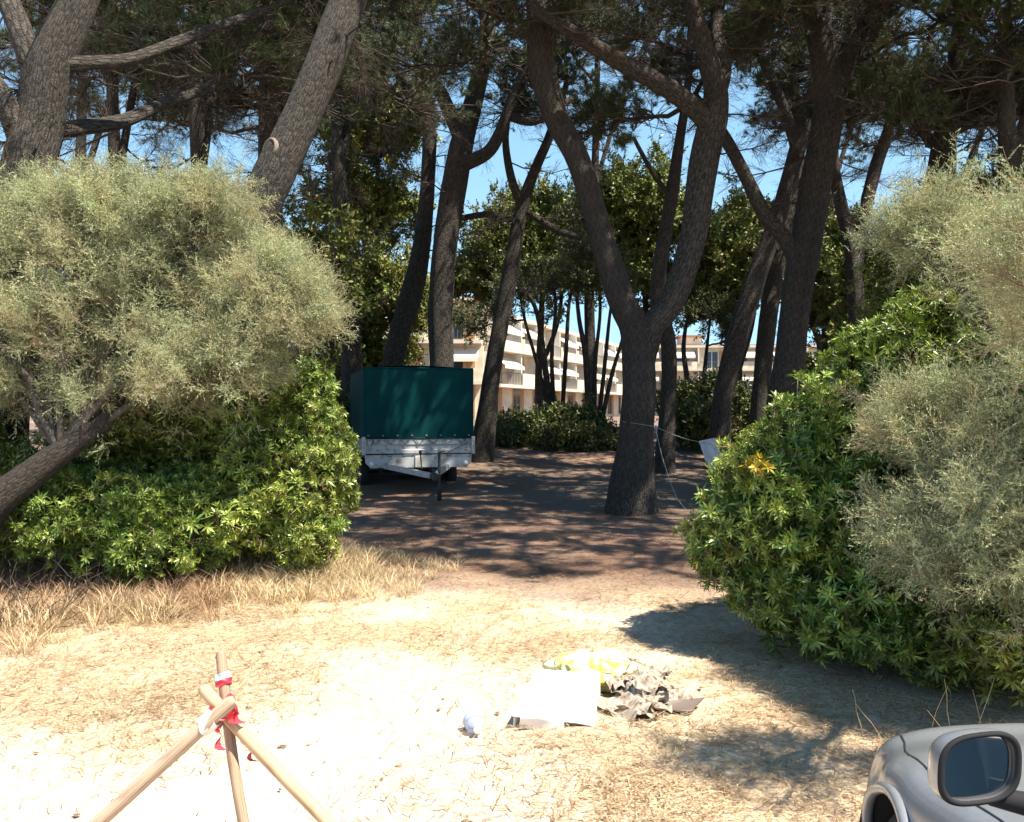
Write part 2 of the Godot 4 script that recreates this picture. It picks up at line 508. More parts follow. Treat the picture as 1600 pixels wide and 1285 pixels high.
func grass_tuft(tall: float, blades: int, spread: float) -> ArrayMesh:
	var b := MB.new()
	for k in blades:
		var o := Vector3(rng.randf_range(-0.05, 0.05), -0.02, rng.randf_range(-0.05, 0.05))
		var an := rng.randf() * TAU
		var d := Vector3(cos(an) * spread, rng.randf_range(0.5, 1.0), sin(an) * spread).normalized()
		var h := tall * rng.randf_range(0.45, 1.1)
		var sag := rng.randf_range(0.1, 0.9)
		var w := d.cross(Vector3.UP + rv(0.4)).normalized() * rng.randf_range(0.0014, 0.003)
		var sh := rng.randf_range(0.75, 1.2)
		b.col = Color(0.60 * sh, 0.49 * sh, 0.31 * sh)
		if rng.randf() < 0.25: b.col = Color(0.34 * sh, 0.23 * sh, 0.13 * sh)
		var m := o + d * h * 0.55
		var e := m + (d + Vector3(cos(an), -0.7, sin(an)) * sag).normalized() * h * 0.5
		var nn := w.cross(d).normalized()
		var i := b.vert(o - w, nn); var j := b.vert(o + w, nn); var q := b.vert(m + w * 0.8, nn); var r := b.vert(m - w * 0.8, nn)
		b.face(i, j, q); b.face(i, q, r)
		b.face(r, q, b.vert(e, nn))
	return b.mesh()
func litter_patch(blades: int, sz: float) -> ArrayMesh:    # loose straw and needles lying flat
	var b := MB.new()
	for k in blades:
		var an := rng.randf() * TAU
		var r := sqrt(rng.randf()) * sz
		var o := Vector3(cos(an) * r, rng.randf_range(0.002, 0.018), sin(an) * r)
		var a2 := rng.randf() * TAU
		var d := Vector3(cos(a2), rng.randf_range(-0.05, 0.16), sin(a2))
		var h := rng.randf_range(0.05, 0.17)
		var w := Vector3(-d.z, 0, d.x) * rng.randf_range(0.0010, 0.0026)
		var sh := rng.randf_range(0.6, 1.25)
		b.col = Color(0.50 * sh, 0.39 * sh, 0.25 * sh)
		if rng.randf() < 0.3: b.col = Color(0.24 * sh, 0.14 * sh, 0.08 * sh)
		var m := o + d * h * 0.5 + Vector3(-d.z, 0.1, d.x) * rng.randf_range(-0.25, 0.25) * h
		var e := o + d * h
		b.quad(o - w, o + w, m + w, m - w, Vector3.UP)
		b.tri(m - w, m + w, e, Vector3.UP)
	return b.mesh()
func make_tufts() -> void:
	TUFT.pine = [pine_tuft(), pine_tuft()]
	TUFT.dead = [dead_spray(), dead_spray()]
	TUFT.feather = [feather_tuft(), feather_tuft()]
	TUFT.rosette = [rosette_tuft(1.1, 1.05), rosette_tuft(0.78, 0.88)]
	TUFT.oak = [oak_tuft(1.0), oak_tuft(1.0)]
	TUFT.bigoak = [oak_tuft(1.8), oak_tuft(1.8)]

# ---------------------------------------------------------------- trees and shrubs
func limb_path(a: Vector3, b: Vector3, steps: int, wander: float, sag: float) -> PackedVector3Array:
	var p := PackedVector3Array([a])
	var l := a.distance_to(b)
	var off := Vector3.ZERO
	for i in range(1, steps):
		var t := float(i) / steps
		off = off * 0.6 + rv(wander * l)
		p.append(a.lerp(b, t) + off * sin(PI * t) - Vector3.UP * sag * l * sin(PI * t))
	p.append(b)
	return p
func taper(n: int, a: float, b: float) -> PackedFloat32Array:
	var r := PackedFloat32Array()
	for i in n: r.append(lerpf(a, b, float(i) / (n - 1)))
	return r
func bent(dir: Vector3, pull: float) -> Vector3:
	return (dir + Vector3.UP * pull + rv(0.35)).normalized()
func pads_over(cx: float, cz: float, y: float, reach: float, n: int, r: float, flat := 0.45, dome := 0.22) -> Array:
	var out := []
	for i in n:
		var an := i * 2.399963 + cx
		var d := reach * sqrt((i + 0.5) / n)
		var x := cx + cos(an) * d + rng.randf_range(-0.3, 0.3) * r
		var z := cz + sin(an) * d + rng.randf_range(-0.3, 0.3) * r
		var rr := r * rng.randf_range(0.75, 1.2)
		# the wood ends along its edge
		var edge := lerpf(-8.3, -6.1, smoothstep(0.0, 2.2, x))
		if z + rr > edge: z = edge - rr * rng.randf_range(1.0, 1.25)
		out.append([Vector3(x, y - dome * d + rng.randf_range(-0.35, 0.35), z), Vector3(rr, rr * flat, rr)])
	return out
func tree(called: String, label: String, group: String, stems: Array, pads: Array, o := {}) -> Node3D:
	var kind: String = o.get("tuft", "pine")
	var first: Array = stems[0]
	var foot: Array = first[0]
	var d0: float = foot[3]
	var bx: float = (foot[0] - 800.0) / F * d0
	var base := on(bx, -d0)
	var t := thing(called, label, "tree", base, 0.0, group)
	var nodes := []
	var tone: float = o.get("tone", 1.15)
	for si in stems.size():
		var b := MB.new()
		b.col = Color(tone, tone * o.get("warm", 1.0), tone * o.get("warm", 1.0) * o.get("warm", 1.0))
		var src := []
		for q in stems[si]:
			src.append([P(q[0], q[1], q[3]), q[2] * q[3] / F * 0.5])
		if si == 0:      # root flare down into the ground
			var r0: float = src[0][1]
			src[0] = [base + Vector3(0, 0.0, 0), r0 * 1.25]
			src.push_front([base - Vector3(0, 0.35, 0), r0 * 1.6])
		var sm := smooth(src, 5)
		b.tube(sm[0], sm[1], 14 if sm[1][0] > 0.1 else 8, 0.32 if sm[1][0] > 0.08 else 0.16, si > 0 or o.has("cut"), 0.035, rng.randf() * 6.0)
		var ob := obj("trunk" if si == 0 else "limb", b.mesh(), M.bark if kind == "pine" else M.oakbark, t)
		ob.position = -base
		for i in sm[0].size():
			if sm[0][i].y > base.y + o.get("bare", 3.0): nodes.append([sm[0][i], sm[1][i]])
	# boughs to the pads of the crown, then branches and twigs
	var bb := MB.new(); var tw := MB.new()
	var tips := [[], []]; var tc := [PackedColorArray(), PackedColorArray()]
	var dead := []; var dc := PackedColorArray()
	bb.col = Color(tone, tone, tone); tw.col = Color.WHITE
	var tint: Color = o.get("tint", Color.WHITE)
	for pad in pads:
		var ce: Vector3 = pad[0]; var ra: Vector3 = pad[1]
		var best = null; var bd := 1e9
		for q in nodes:
			var dd: float = q[0].distance_to(ce) + 1.5 * maxf(0.0, q[0].y - ce.y + 0.4)
			if dd < bd: bd = dd; best = q
		if best == null: continue
		var ln: float = best[0].distance_to(ce)
		var r0 := clampf(0.02 + 0.014 * ln, 0.02, maxf(0.02, best[1] * 0.75))
		var path := limb_path(best[0], ce - Vector3.UP * ra.y * 0.45, 7, 0.05, 0.05)
		bb.tube(path, taper(8, r0 * 1.15, 0.024), 6, 0.16)
		nodes.append([path[4], r0 * 0.6]); nodes.append([path[6], r0 * 0.45])
		if kind == "pine":       # bare wiry branches that cross below the needles
			for s in 7:
				var st := path[2 + rng.randi() % 5]
				var an := rng.randf() * TAU
				var en := st + Vector3(cos(an), rng.randf_range(-0.25, 0.55), sin(an)) * rng.randf_range(0.7, 1.9)
				var sp := limb_path(st, en, 6, 0.07, 0.05)
				tw.tube(sp, taper(7, rng.randf_range(0.013, 0.026), 0.005), 4)
				for k in 5:
					var o2 := sp[1 + k]
					var e2 := o2 + ((en - st).normalized() * 0.8 + rv(0.9)).normalized() * rng.randf_range(0.25, 0.7)
					tw.tube(limb_path(o2, e2, 3, 0.08, 0.03), taper(4, 0.009, 0.003), 3)
		for s in int(o.get("sub", 7)):
			var f := rng.randf_range(3.2, 6.99)
			var st := path[int(f)].lerp(path[int(f) + 1], f - int(f))
			var dr := rdir()
			var en := ce + Vector3(dr.x * ra.x, dr.y * ra.y, dr.z * ra.z) * pow(rng.randf(), 0.4)
			var sp := limb_path(st, en, 4, 0.10, 0.06)
			tw.tube(sp, taper(5, 0.022, 0.008), 4)
			for k in int(o.get("twig", 5)):
				var f2 := rng.randf_range(0.8, 3.99)
				var s2 := sp[int(f2)].lerp(sp[int(f2) + 1], f2 - int(f2))
				var dir := ((en - st).normalized() * 0.6 + rdir() + Vector3.UP * 0.35).normalized()
				var e2: Vector3 = s2 + dir * rng.randf_range(0.18, 0.5) * o.get("spread", 1.0)
				tw.tube(PackedVector3Array([s2, (s2 + e2) * 0.5 + rv(0.04), e2]), PackedFloat32Array([0.008, 0.006, 0.004]), 3)
				for g in int(o.get("per", 2)):
					var w := rng.randi() % 2
					var at := e2 if g == 0 else s2.lerp(e2, rng.randf_range(0.2, 0.9)) + rv(0.12)
					tips[w].append(Transform3D(along(bent(dir, 0.7), rng.randf() * TAU, rng.randf_range(0.6, 1.1) * o.get("size", 1.0)), at))
					var v := rng.randf_range(0.75, 1.3)
					var y := rng.randf_range(0.9, 1.18)
					tc[w].append(Color(tint.r * v * y, tint.g * v, tint.b * v))
			if rng.randf() < o.get("dry", 0.4):
				var e3 := sp[2]
				dead.append(Transform3D(along(((en - st).normalized() + rv(0.7) - Vector3.UP * 0.3).normalized(), rng.randf() * TAU, rng.randf_range(0.5, 1.0)), e3))
				dc.append(Color.WHITE * rng.randf_range(0.5, 1.2))
	if kind == "pine":      # stubs of broken branches on the trunk
		for k in 5:
			if nodes.size() < 12: break
			var q = nodes[rng.randi() % int(nodes.size() * 0.3 + 1)]
			var an := rng.randf() * TAU
			var d := Vector3(cos(an), rng.randf_range(0.1, 0.6), sin(an)).normalized()
			bb.rod(q[0], q[0] + d * (q[1] + rng.randf_range(0.06, 0.22)), rng.randf_range(0.015, 0.032), 7, 0.011)
	# dry side branches on the bare part of the stem
	for k in int(o.get("snags", 0)):
		if nodes.is_empty(): break
		var q = nodes[rng.randi() % nodes.size()]
		var an := rng.randf() * TAU
		var e: Vector3 = q[0] + Vector3(cos(an), rng.randf_range(-0.35, 0.25), sin(an)) * rng.randf_range(0.8, 2.4)
		if e.y < base.y + 2.0: continue
		var sp := limb_path(q[0], e, 6, 0.06, 0.08)
		tw.tube(sp, taper(7, 0.022, 0.006), 4)
		for g in 6:
			dead.append(Transform3D(along((e - q[0]).normalized() + rv(0.8), rng.randf() * TAU, rng.randf_range(0.5, 0.95)), sp[1 + g]))
			dc.append(Color.WHITE * rng.randf_range(0.5, 1.2))
	if bb.v.size() > 0: 
		var bo := obj("boughs", bb.mesh(), M.branch if kind == "pine" else M.oakbark, t)
		bo.position = -base; bo.set_meta("kind", "stuff")
	if tw.v.size() > 0:
		var to := obj("twigs", tw.mesh(), M.twig, t)
		to.position = -base; to.set_meta("kind", "stuff")
	for w in 2:
		if tips[w].size() > 0:
			
			var cr := many("crown", TUFT[kind][w], M.needle if kind == "pine" else M.oakleaf, tips[w], tc[w], t)
			cr.position = -base; cr.set_meta("kind", "stuff")
	if dead.size() > 0:
		var dt := many("dry_twigs", TUFT.dead[0], M.twig, dead, dc, t)
		dt.position = -base; dt.set_meta("kind", "stuff")
	return t

func lobes_fill(lobes: Array, per_m2: float, size: float, tip_up: float, shell: float, tint: Color, low: float) -> Array:
	var lists := [[], []]; var cols := [PackedColorArray(), PackedColorArray()]
	var all := []
	for l in lobes:
		var ce := P(l[0], l[1], l[2])
		var ra := Vector3(l[3], l[4], l[5])
		all.append([ce, ra * 0.8, l[6] if l.size() > 6 else 0.6])
		for k in 7:
			var d := rdir()
			if d.y < -0.3: d.y = -d.y
			var s := rng.randf_range(0.26, 0.46)
			all.append([ce + d * ra * rng.randf_range(0.55, 0.82), Vector3(ra.x * s, ra.y * s * rng.randf_range(0.9, 1.6), ra.z * s), 0.8])
	for l in all:
		var ce: Vector3 = l[0]
		var ra: Vector3 = l[1]
		var area := 4.0 * PI * pow((pow(ra.x * ra.y, 1.6) + pow(ra.x * ra.z, 1.6) + pow(ra.y * ra.z, 1.6)) / 3.0, 1.0 / 1.6)
		for i in int(area * per_m2 * l[2]):
			var d := rdir()
			var lump := 1.0 + 0.62 * noise.get_noise_3d(d.x * 75.0 + ce.x * 50.0, d.y * 75.0, d.z * 75.0 + ce.z * 30.0)
			var f := lump * (1.0 - shell * pow(rng.randf(), 1.5))
			var p := ce + d * ra * f
			if noise.get_noise_3d(p.x * 120.0, p.y * 120.0, p.z * 120.0) > 0.30: continue
			if p.y < gh(p.x, p.z) + low * rng.randf_range(0.3, 1.0): continue
			var nd := (d / ra).normalized()
			var w := rng.randi() % 2
			lists[w].append(Transform3D(along((nd * (1.0 - tip_up) + Vector3.UP * tip_up + rv(0.45)).normalized(), rng.randf() * TAU, size * rng.randf_range(0.55, 1.4)), p))
			var v := rng.randf_range(0.75, 1.25) * (1.0 + 0.55 * noise.get_noise_3d(p.x * 40.0, p.y * 40.0, p.z * 40.0))
			var y := 1.0 + 0.22 * noise.get_noise_3d(p.x * 22.0 + 70.0, p.y * 22.0, p.z * 22.0)
			cols[w].append(Color(tint.r * v * y, tint.g * v, tint.b * v))
	return [lists, cols]
func shrub(called: String, label: String, category: String, root: Vector3, lobes: Array, kind: String, per_m2: float, size: float, tip_up: float, shell: float, tint: Color, low: float, trunk_to := [], group := "") -> Node3D:
	var t := thing(called, label, category, root, 0.0, group)
	var b := MB.new()
	var hubs := [root]
	if trunk_to.size() > 0:
		var tb := MB.new()
		var sm := smooth(trunk_to, 5)
		tb.col = Color(0.85, 0.8, 0.75)
		tb.tube(sm[0], sm[1], 12, 0.2, false, 0.05, 2.0)
		obj("trunk", tb.mesh(), M.bark, t).position = -root
		hubs = [sm[0][sm[0].size() - 1], sm[0][int(sm[0].size() * 0.75)], sm[0][int(sm[0].size() * 0.5)]]
	for l in lobes:
		var ce := P(l[0], l[1], l[2])
		var ra := Vector3(l[3], l[4], l[5])
		var h: Vector3 = hubs[rng.randi() % hubs.size()]
		if trunk_to.is_empty(): h = root + Vector3(ce.x - root.x, 0, ce.z - root.z) * 0.5; h.y = gh(h.x, h.z) - 0.05
		b.col = Color(1.3, 1.2, 1.1)
		var sp := limb_path(h, ce, 6, 0.05, -0.03)
		b.tube(sp, taper(7, 0.035, 0.014), 5, 0.1)
		for s in 16:
			var d := rdir(); if d.y < -0.4: d.y = -d.y
			var st := sp[3 + rng.randi() % 4]
			var en := ce + d * ra * rng.randf_range(0.75, 1.0)
			if en.y < gh(en.x, en.z) + 0.05: continue
			b.tube(limb_path(st, en, 4, 0.08, -0.04), taper(5, 0.011, 0.003), 3)
	var fl := lobes_fill(lobes, per_m2, size, tip_up, shell, tint, low)
	if kind == "feather" or kind == "rosette":      # shoots that stand out beyond the mass
		for l in lobes:
			var ce := P(l[0], l[1], l[2])
			var ra := Vector3(l[3], l[4], l[5])
			for s in (24 if kind == "feather" else 12):
				var d := rdir()
				if d.y < -0.2: d.y = -d.y
				d = (d + Vector3.UP * 0.25).normalized()
				var st := ce + d * ra * 0.5
				var en := ce + d * ra * (rng.randf_range(1.0, 1.16) if kind == "rosette" else rng.randf_range(1.05, 1.2)) + d * (0.04 if kind == "rosette" else pow(rng.randf(), 1.6) * 0.34) + rv(0.05)
				var sp := limb_path(st, en, 4, 0.06, -0.05)
				b.tube(sp, taper(5, 0.006, 0.002), 3)
				var v := rng.randf_range(0.85, 1.3); var y := rng.randf_range(0.92, 1.15)
				for k in (13 if kind == "feather" else 5):
					var f := rng.randf_range(1.4, 3.99)
					var p := sp[int(f)].lerp(sp[int(f) + 1], f - int(f))
					var w := rng.randi() % 2
					if p.y < gh(p.x, p.z) + 0.06: continue
					fl[0][w].append(Transform3D(along((en - st).normalized() * 0.9 + rv(0.75), rng.randf() * TAU, size * rng.randf_range(0.45, 0.85) * (1.0 if kind == "feather" else 1.2)), p))
					fl[1][w].append(Color(tint.r * v * y, tint.g * v, tint.b * v))
	obj("branches", b.mesh(), M.twig, t).position = -root
	for w in 2:
		if fl[0][w].size() > 0:
			var fo := many("foliage", TUFT[kind][w], {"rosette": M.leaf, "feather": M.feather, "oak": M.oakleaf, "bigoak": M.oakleaf}[kind], fl[0][w], fl[1][w], t)
			fo.position = -root; fo.set_meta("kind", "stuff")
	return t

# ---------------------------------------------------------------- the wood
func build_wood() -> void:
	var g := "pines of the wood"
	# pines whose stems can be followed in the photograph: [px, py, width, distance]
	tree("pine_tree", "thick grey pine forking low behind the tamarisk at the far left", g, [
		[[-10, 800, 74, 9.4], [8, 480, 72, 9.4], [20, 350, 70, 9.4], [45, 250, 76, 9.4], [62, 190, 72, 9.5], [74, 115, 66, 9.5], [104, 40, 58, 9.6], [135, -30, 52, 9.8], [190, -170, 44, 10.3], [250, -300, 32, 11.0]],
		[[66, 150, 36, 9.5], [28, 40, 36, 9.6], [-5, -40, 34, 9.8], [-50, -200, 28, 10.4]],
		[[38, 250, 30, 9.4], [12, 170, 36, 9.3], [-25, 110, 32, 9.4], [-90, 0, 26, 9.8]],
		[[96, 100, 28, 9.5], [150, 98, 22, 9.7], [205, 92, 20, 10.0], [280, 65, 18, 10.5], [350, 38, 15, 11.0], [420, 15, 12, 11.6]],
		[[60, 215, 26, 9.5], [120, 200, 24, 9.9], [190, 190, 22, 10.5], [260, 160, 18, 11.2], [340, 135, 13, 12.0]],
	], pads_over(-4.6, -13.2, 9.2, 3.6, 12, 1.2) + [[P(330, 60, 12.0), Vector3(1.2, 0.6, 1.0)], [P(220, 20, 12.4), Vector3(1.4, 0.7, 1.0)], [P(410, 90, 13.0), Vector3(1.2, 0.6, 1.0)]], {"snags": 10})
	var scarred := tree("pine_tree", "leaning grey pine with a round pruning scar, right of the left tamarisk", g, [
		[[360, 780, 66, 9.8], [375, 560, 62, 9.8], [393, 370, 62, 9.8], [428, 275, 66, 9.8], [468, 190, 58, 9.9], [508, 95, 56, 10.0], [545, 0, 52, 10.2], [590, -120, 46, 10.6], [640, -260, 34, 11.2]],
		[[575, -80, 32, 10.4], [520, -200, 26, 11.0], [480, -300, 18, 11.8]],
	], pads_over(-1.6, -13.4, 8.9, 3.4, 14, 1.25), {"snags": 4, "bare": 4.6})
	var sc := MB.new()
	var sn := Vector3(-0.62, 0.12, 0.78).normalized()
	sc.lathe(P(447, 243, 9.85) + sn * 0.175, sn, [Vector2(0.0, 0.135), Vector2(0.045, 0.128), Vector2(0.062, 0.112), Vector2(0.064, 0.098), Vector2(0.05, 0.088), Vector2(0.046, 0.0)], 22)
	var so := obj("pruning_scar", sc.mesh(), M.scar, scarred)
	so.position = -scarred.position
	meta(so, "round pale scar where a limb was cut off")
	tree("pine_tree", "dark straight pine standing right behind the green trailer", g, [
		[[690, 700, 40, 20.6], [690, 577, 38, 20.6], [688, 480, 38, 20.6], [695, 390, 40, 20.6], [708, 300, 40, 20.6], [724, 215, 36, 20.7], [742, 150, 30, 20.8], [760, 60, 26, 21.0], [765, -60, 20, 21.4]],
		[[716, 260, 24, 20.6], [760, 240, 20, 20.2], [782, 205, 18, 20.0], [800, 150, 15, 19.8], [830, 90, 11, 19.6]],
		[[722, 225, 22, 20.7], [700, 170, 22, 20.4], [680, 130, 20, 20.2], [640, 80, 16, 20.0], [600, 40, 12, 19.6]],
		[[790, 180, 14, 20.0], [830, 190, 14, 20.2], [860, 175, 12, 20.4], [900, 150, 9, 20.8]],
	], pads_over(-1.0, -20.8, 13.0, 4.2, 12, 1.2, 0.4, 0.1) + pads_over(-1.4, -20.8, 10.8, 3.8, 8, 0.65, 0.5, 0.1) + [[P(640, 90, 20.0), Vector3(1.1, 0.5, 1.0)], [P(820, 110, 20.0), Vector3(1.2, 0.5, 1.0)]], {"snags": 9, "bare": 4.6, "warm": 0.96})
	tree("pine_tree", "slimmer dark pine leaning in beside the pine behind the trailer", g, [
		[[590, 690, 34, 21.6], [612, 570, 34, 21.6], [640, 470, 36, 21.6], [658, 390, 28, 21.6], [667, 300, 24, 21.6], [671, 210, 22, 21.6], [664, 140, 20, 21.6], [650, 60, 17, 21.6], [655, -60, 13, 21.8]],
		[[667, 190, 16, 21.6], [630, 130, 15, 21.2], [600, 70, 12, 20.8], [570, 20, 9, 20.4]],
		[[668, 165, 14, 21.6], [620, 150, 10, 21.0], [585, 105, 8, 20.6]],
	], pads_over(-3.8, -22.5, 13.2, 3.2, 8, 1.15, 0.4, 0.15) + pads_over(-3.8, -22.5, 11.2, 3.0, 6, 0.65, 0.5, 0.1), {"snags": 16, "bare": 4.4})
	tree("pine_tree", "slender sunlit pine rising beside the trailer's right edge and forking", g, [
		[[752, 712, 32, 21.4], [764, 620, 28, 21.4], [776, 540, 27, 21.4], [795, 440, 25, 21.4], [810, 350, 22, 21.4], [818, 315, 20, 21.4], [838, 260, 16, 21.4], [858, 215, 14, 21.3], [880, 150, 11, 21.3]],
		[[815, 325, 14, 21.4], [798, 275, 13, 21.3], [790, 215, 11, 21.2], [800, 150, 9, 21.0]],
		[[806, 350, 12, 21.4], [770, 335, 11, 21.2], [715, 342, 9, 20.9]],
		[[822, 330, 10, 21.4], [870, 360, 12, 21.4], [910, 372, 8, 21.3]],
	], pads_over(1.0, -21.4, 12.0, 2.2, 5, 0.9, 0.45, 0.25) + pads_over(1.0, -21.4, 9.6, 2.0, 5, 0.5, 0.5, 0.1), {"snags": 7, "bare": 4.0, "warm": 0.93})
	tree("pine_tree", "big central pine whose trunk splits into two curving limbs", g, [
		[[985, 796, 66, 14.6], [994, 690, 56, 14.6], [998, 600, 54, 14.6], [994, 520, 48, 14.6], [975, 478, 42, 14.6], [954, 420, 40, 14.6], [932, 340, 38, 14.6], [905, 255, 38, 14.6], [868, 180, 38, 14.6], [847, 105, 42, 14.6], [840, 30, 36, 14.6], [830, -80, 28, 14.8], [800, -200, 20, 15.2]],
		[[1000, 560, 40, 14.6], [1018, 510, 40, 14.6], [1045, 480, 40, 14.7], [1070, 420, 42, 14.8], [1088, 340, 43, 14.9], [1099, 260, 45, 15.0], [1114, 185, 44, 15.1], [1118, 135, 36, 15.1], [1100, 70, 30, 15.2], [1080, 0, 26, 15.3], [1060, -120, 18, 15.4]],
		[[850, 70, 30, 14.6], [880, 5, 26, 14.5], [915, -80, 20, 14.3]],
		[[1108, 190, 34, 15.1], [1050, 142, 30, 14.8], [966, 95, 26, 14.3], [890, 48, 22, 13.8], [830, 10, 16, 13.4]],
		[[1112, 175, 26, 15.1], [1130, 110, 26, 15.4], [1120, 40, 22, 15.8], [1135, -60, 16, 16.0]],
	], pads_over(2.4, -13.2, 10.2, 4.6, 24, 1.3, 0.4, 0.05) + [[P(960, 165, 16.2), Vector3(0.9, 0.6, 0.9)], [P(905, 190, 17.0), Vector3(0.8, 0.5, 0.8)]], {"snags": 8, "bare": 4.8})
	tree("pine_tree", "thin pine with a sunlit upper trunk, behind the big central pine's right limb", g, [
		[[1038, 742, 27, 19.6], [1043, 640, 25, 19.6], [1045, 540, 24, 19.6], [1028, 470, 24, 19.6], [1032, 410, 23, 19.6], [1042, 350, 22, 19.6], [1052, 290, 20, 19.6], [1062, 220, 15, 19.6], [1075, 130, 12, 19.5], [1080, 30, 10, 19.5]],
		[[1050, 310, 10, 19.6], [1020, 270, 8, 19.4], [990, 215, 6, 19.2]],
	], pads_over(4.2, -22.0, 12.4, 2.2, 6, 1.0, 0.45, 0.2) + pads_over(3.8, -20.0, 10.0, 2.2, 5, 0.55, 0.5, 0.1), {"snags": 6, "bare": 5.0, "warm": 0.92})
	tree("pine_tree", "leaning pine left of the sunlit pink trunk, crossing behind it", g, [
		[[1122, 700, 30, 20.2], [1130, 620, 31, 20.2], [1155, 520, 33, 20.2], [1180, 440, 31, 20.2], [1205, 370, 28, 20.3], [1228, 300, 26, 20.4], [1250, 220, 25, 20.5], [1275, 130, 22, 20.6], [1290, 40, 18, 20.8], [1300, -60, 14, 21.0]],
		[[1246, 240, 18, 20.5], [1225, 170, 17, 20.4], [1195, 100, 15, 20.2], [1170, 40, 12, 20.0]],
	], pads_over(6.4, -21.0, 12.8, 3.2, 8, 1.1, 0.4, 0.15) + pads_over(6.4, -21.0, 10.4, 3.0, 7, 0.6, 0.5, 0.1), {"snags": 8, "bare": 5.2, "warm": 0.94})
	tree("pine_tree", "sunlit pinkish pine trunk between the leaning pine and the thick right pine", g, [
		[[1184, 690, 29, 21.0], [1190, 600, 28, 21.0], [1203, 480, 27, 21.0], [1218, 395, 26, 21.0], [1240, 310, 22, 21.2], [1248, 220, 18, 21.4], [1240, 120, 14, 21.6]],
	], pads_over(6.6, -23.4, 13.4, 2.4, 6, 1.1, 0.45, 0.2), {"snags": 3, "bare": 5.0, "warm": 0.9})
	tree("pine_tree", "thick dark pine right of centre with a left limb crossing the gap", g, [
		[[1215, 720, 50, 16.4], [1222, 650, 49, 16.4], [1234, 560, 48, 16.4], [1246, 460, 47, 16.4], [1260, 380, 46, 16.4], [1274, 290, 47, 16.4], [1290, 205, 50, 16.4], [1298, 150, 52, 16.4], [1284, 70, 40, 16.3], [1268, 0, 32, 16.2], [1255, -110, 24, 16.0]],
		[[1246, 410, 26, 16.4], [1225, 372, 24, 16.3], [1195, 335, 23, 16.2], [1160, 265, 21, 16.1], [1126, 205, 19, 16.0], [1085, 150, 13, 15.8]],
		[[1300, 170, 36, 16.4], [1326, 95, 30, 16.5], [1350, 30, 26, 16.6], [1385, -60, 20, 16.8]],
	], pads_over(6.2, -15.4, 11.2, 4.4, 20, 1.3, 0.4, 0.06) + pads_over(6.0, -16.4, 9.0, 2.6, 6, 0.6, 0.5, 0.1), {"snags": 8, "bare": 4.6})
	tree("pine_tree", "dark pine with two stems dividing low, right of the thick dark pine", g, [
		[[1338, 690, 28, 20.0], [1340, 560, 26, 20.0], [1338, 470, 27, 20.0], [1330, 390, 22, 20.0], [1312, 310, 19, 20.0], [1302, 240, 16, 19.8], [1310, 160, 12, 19.6]],
		[[1338, 420, 20, 20.0], [1350, 340, 20, 20.0], [1366, 270, 20, 20.0], [1388, 205, 17, 19.8], [1400, 155, 15, 19.6], [1435, 105, 11, 19.4], [1460, 40, 8, 19.2]],
		[[1396, 165, 11, 19.7], [1372, 118, 9, 19.6], [1362, 50, 7, 19.5]],
	], pads_over(8.0, -23.0, 12.0, 2.4, 7, 1.1, 0.4, 0.2) + pads_over(8.2, -21.8, 9.6, 1.8, 7, 0.6, 0.5, 0.15), {"snags": 10, "bare": 4.4})
	tree("pine_tree", "dim pine trunk above the right tamarisk, forking under the canopy", g, [
		[[1430, 700, 46, 16.0], [1440, 480, 44, 16.0], [1455, 360, 42, 16.0], [1468, 270, 38, 16.0], [1480, 190, 34, 16.0], [1492, 120, 28, 16.0], [1500, 50, 24, 16.0], [1510, -60, 18, 16.0]],
		[[1486, 170, 22, 16.0], [1530, 130, 20, 15.8], [1570, 85, 17, 15.6], [1620, 30, 12, 15.3]],
		[[1470, 240, 14, 16.0], [1430, 180, 12, 16.2], [1400, 110, 9, 16.4]],
	], pads_over(9.2, -13.6, 9.2, 3.2, 11, 1.1, 0.42, 0.12) + pads_over(9.0, -14.6, 7.4, 2.6, 10, 0.65, 0.5, 0.1), {"snags": 14, "bare": 4.0})
	# pines around them that close the canopy
	var fill := [
		["dark pine trunk seen through the gap above the left tamarisk", 338, 14.2, 30, 300, 8.2, 3.0, 9, -0.3],
		["dark pine behind the far left pine, hung with dry branches", 205, 16.5, 26, 170, 8.8, 3.2, 8, -0.4],
		["dark pine half hidden behind the leaning scarred pine", 455, 17.5, 30, 420, 8.4, 3.2, 9, 0.2],
		["dim pine left of the pair behind the trailer", 548, 24.0, 26, 520, 12.6, 3.2, 9, 0.3],
		["pine crown closing the wood above the right shrubs' far end", 1820, 10.2, 60, 1640, 9.4, 5.2, 48, -0.4],
		["dim pine at the right edge of the picture behind the tamarisk", 1590, 14.4, 36, 1570, 7.6, 3.0, 8, 0.4],
		["pine behind the trailer's canopy, far back on the left", 400, 27.0, 20, 410, 11.4, 3.4, 9, 0.0],
		["far thin pine left of the central pine's foot", 925, 27.0, 15, 935, 13.0, 2.6, 6, 0.0],
		["far pine under the right canopy, left of the two-stemmed pine", 1296, 27.0, 15, 1300, 12.4, 3.0, 8, 0.0],
		["far pine deep behind the right tamarisk", 1480, 25.0, 22, 1490, 10.6, 3.4, 10, 0.0],
		["far pine deep behind the far left pine", 120, 24.0, 22, 130, 11.4, 3.2, 8, 0.0],
	]
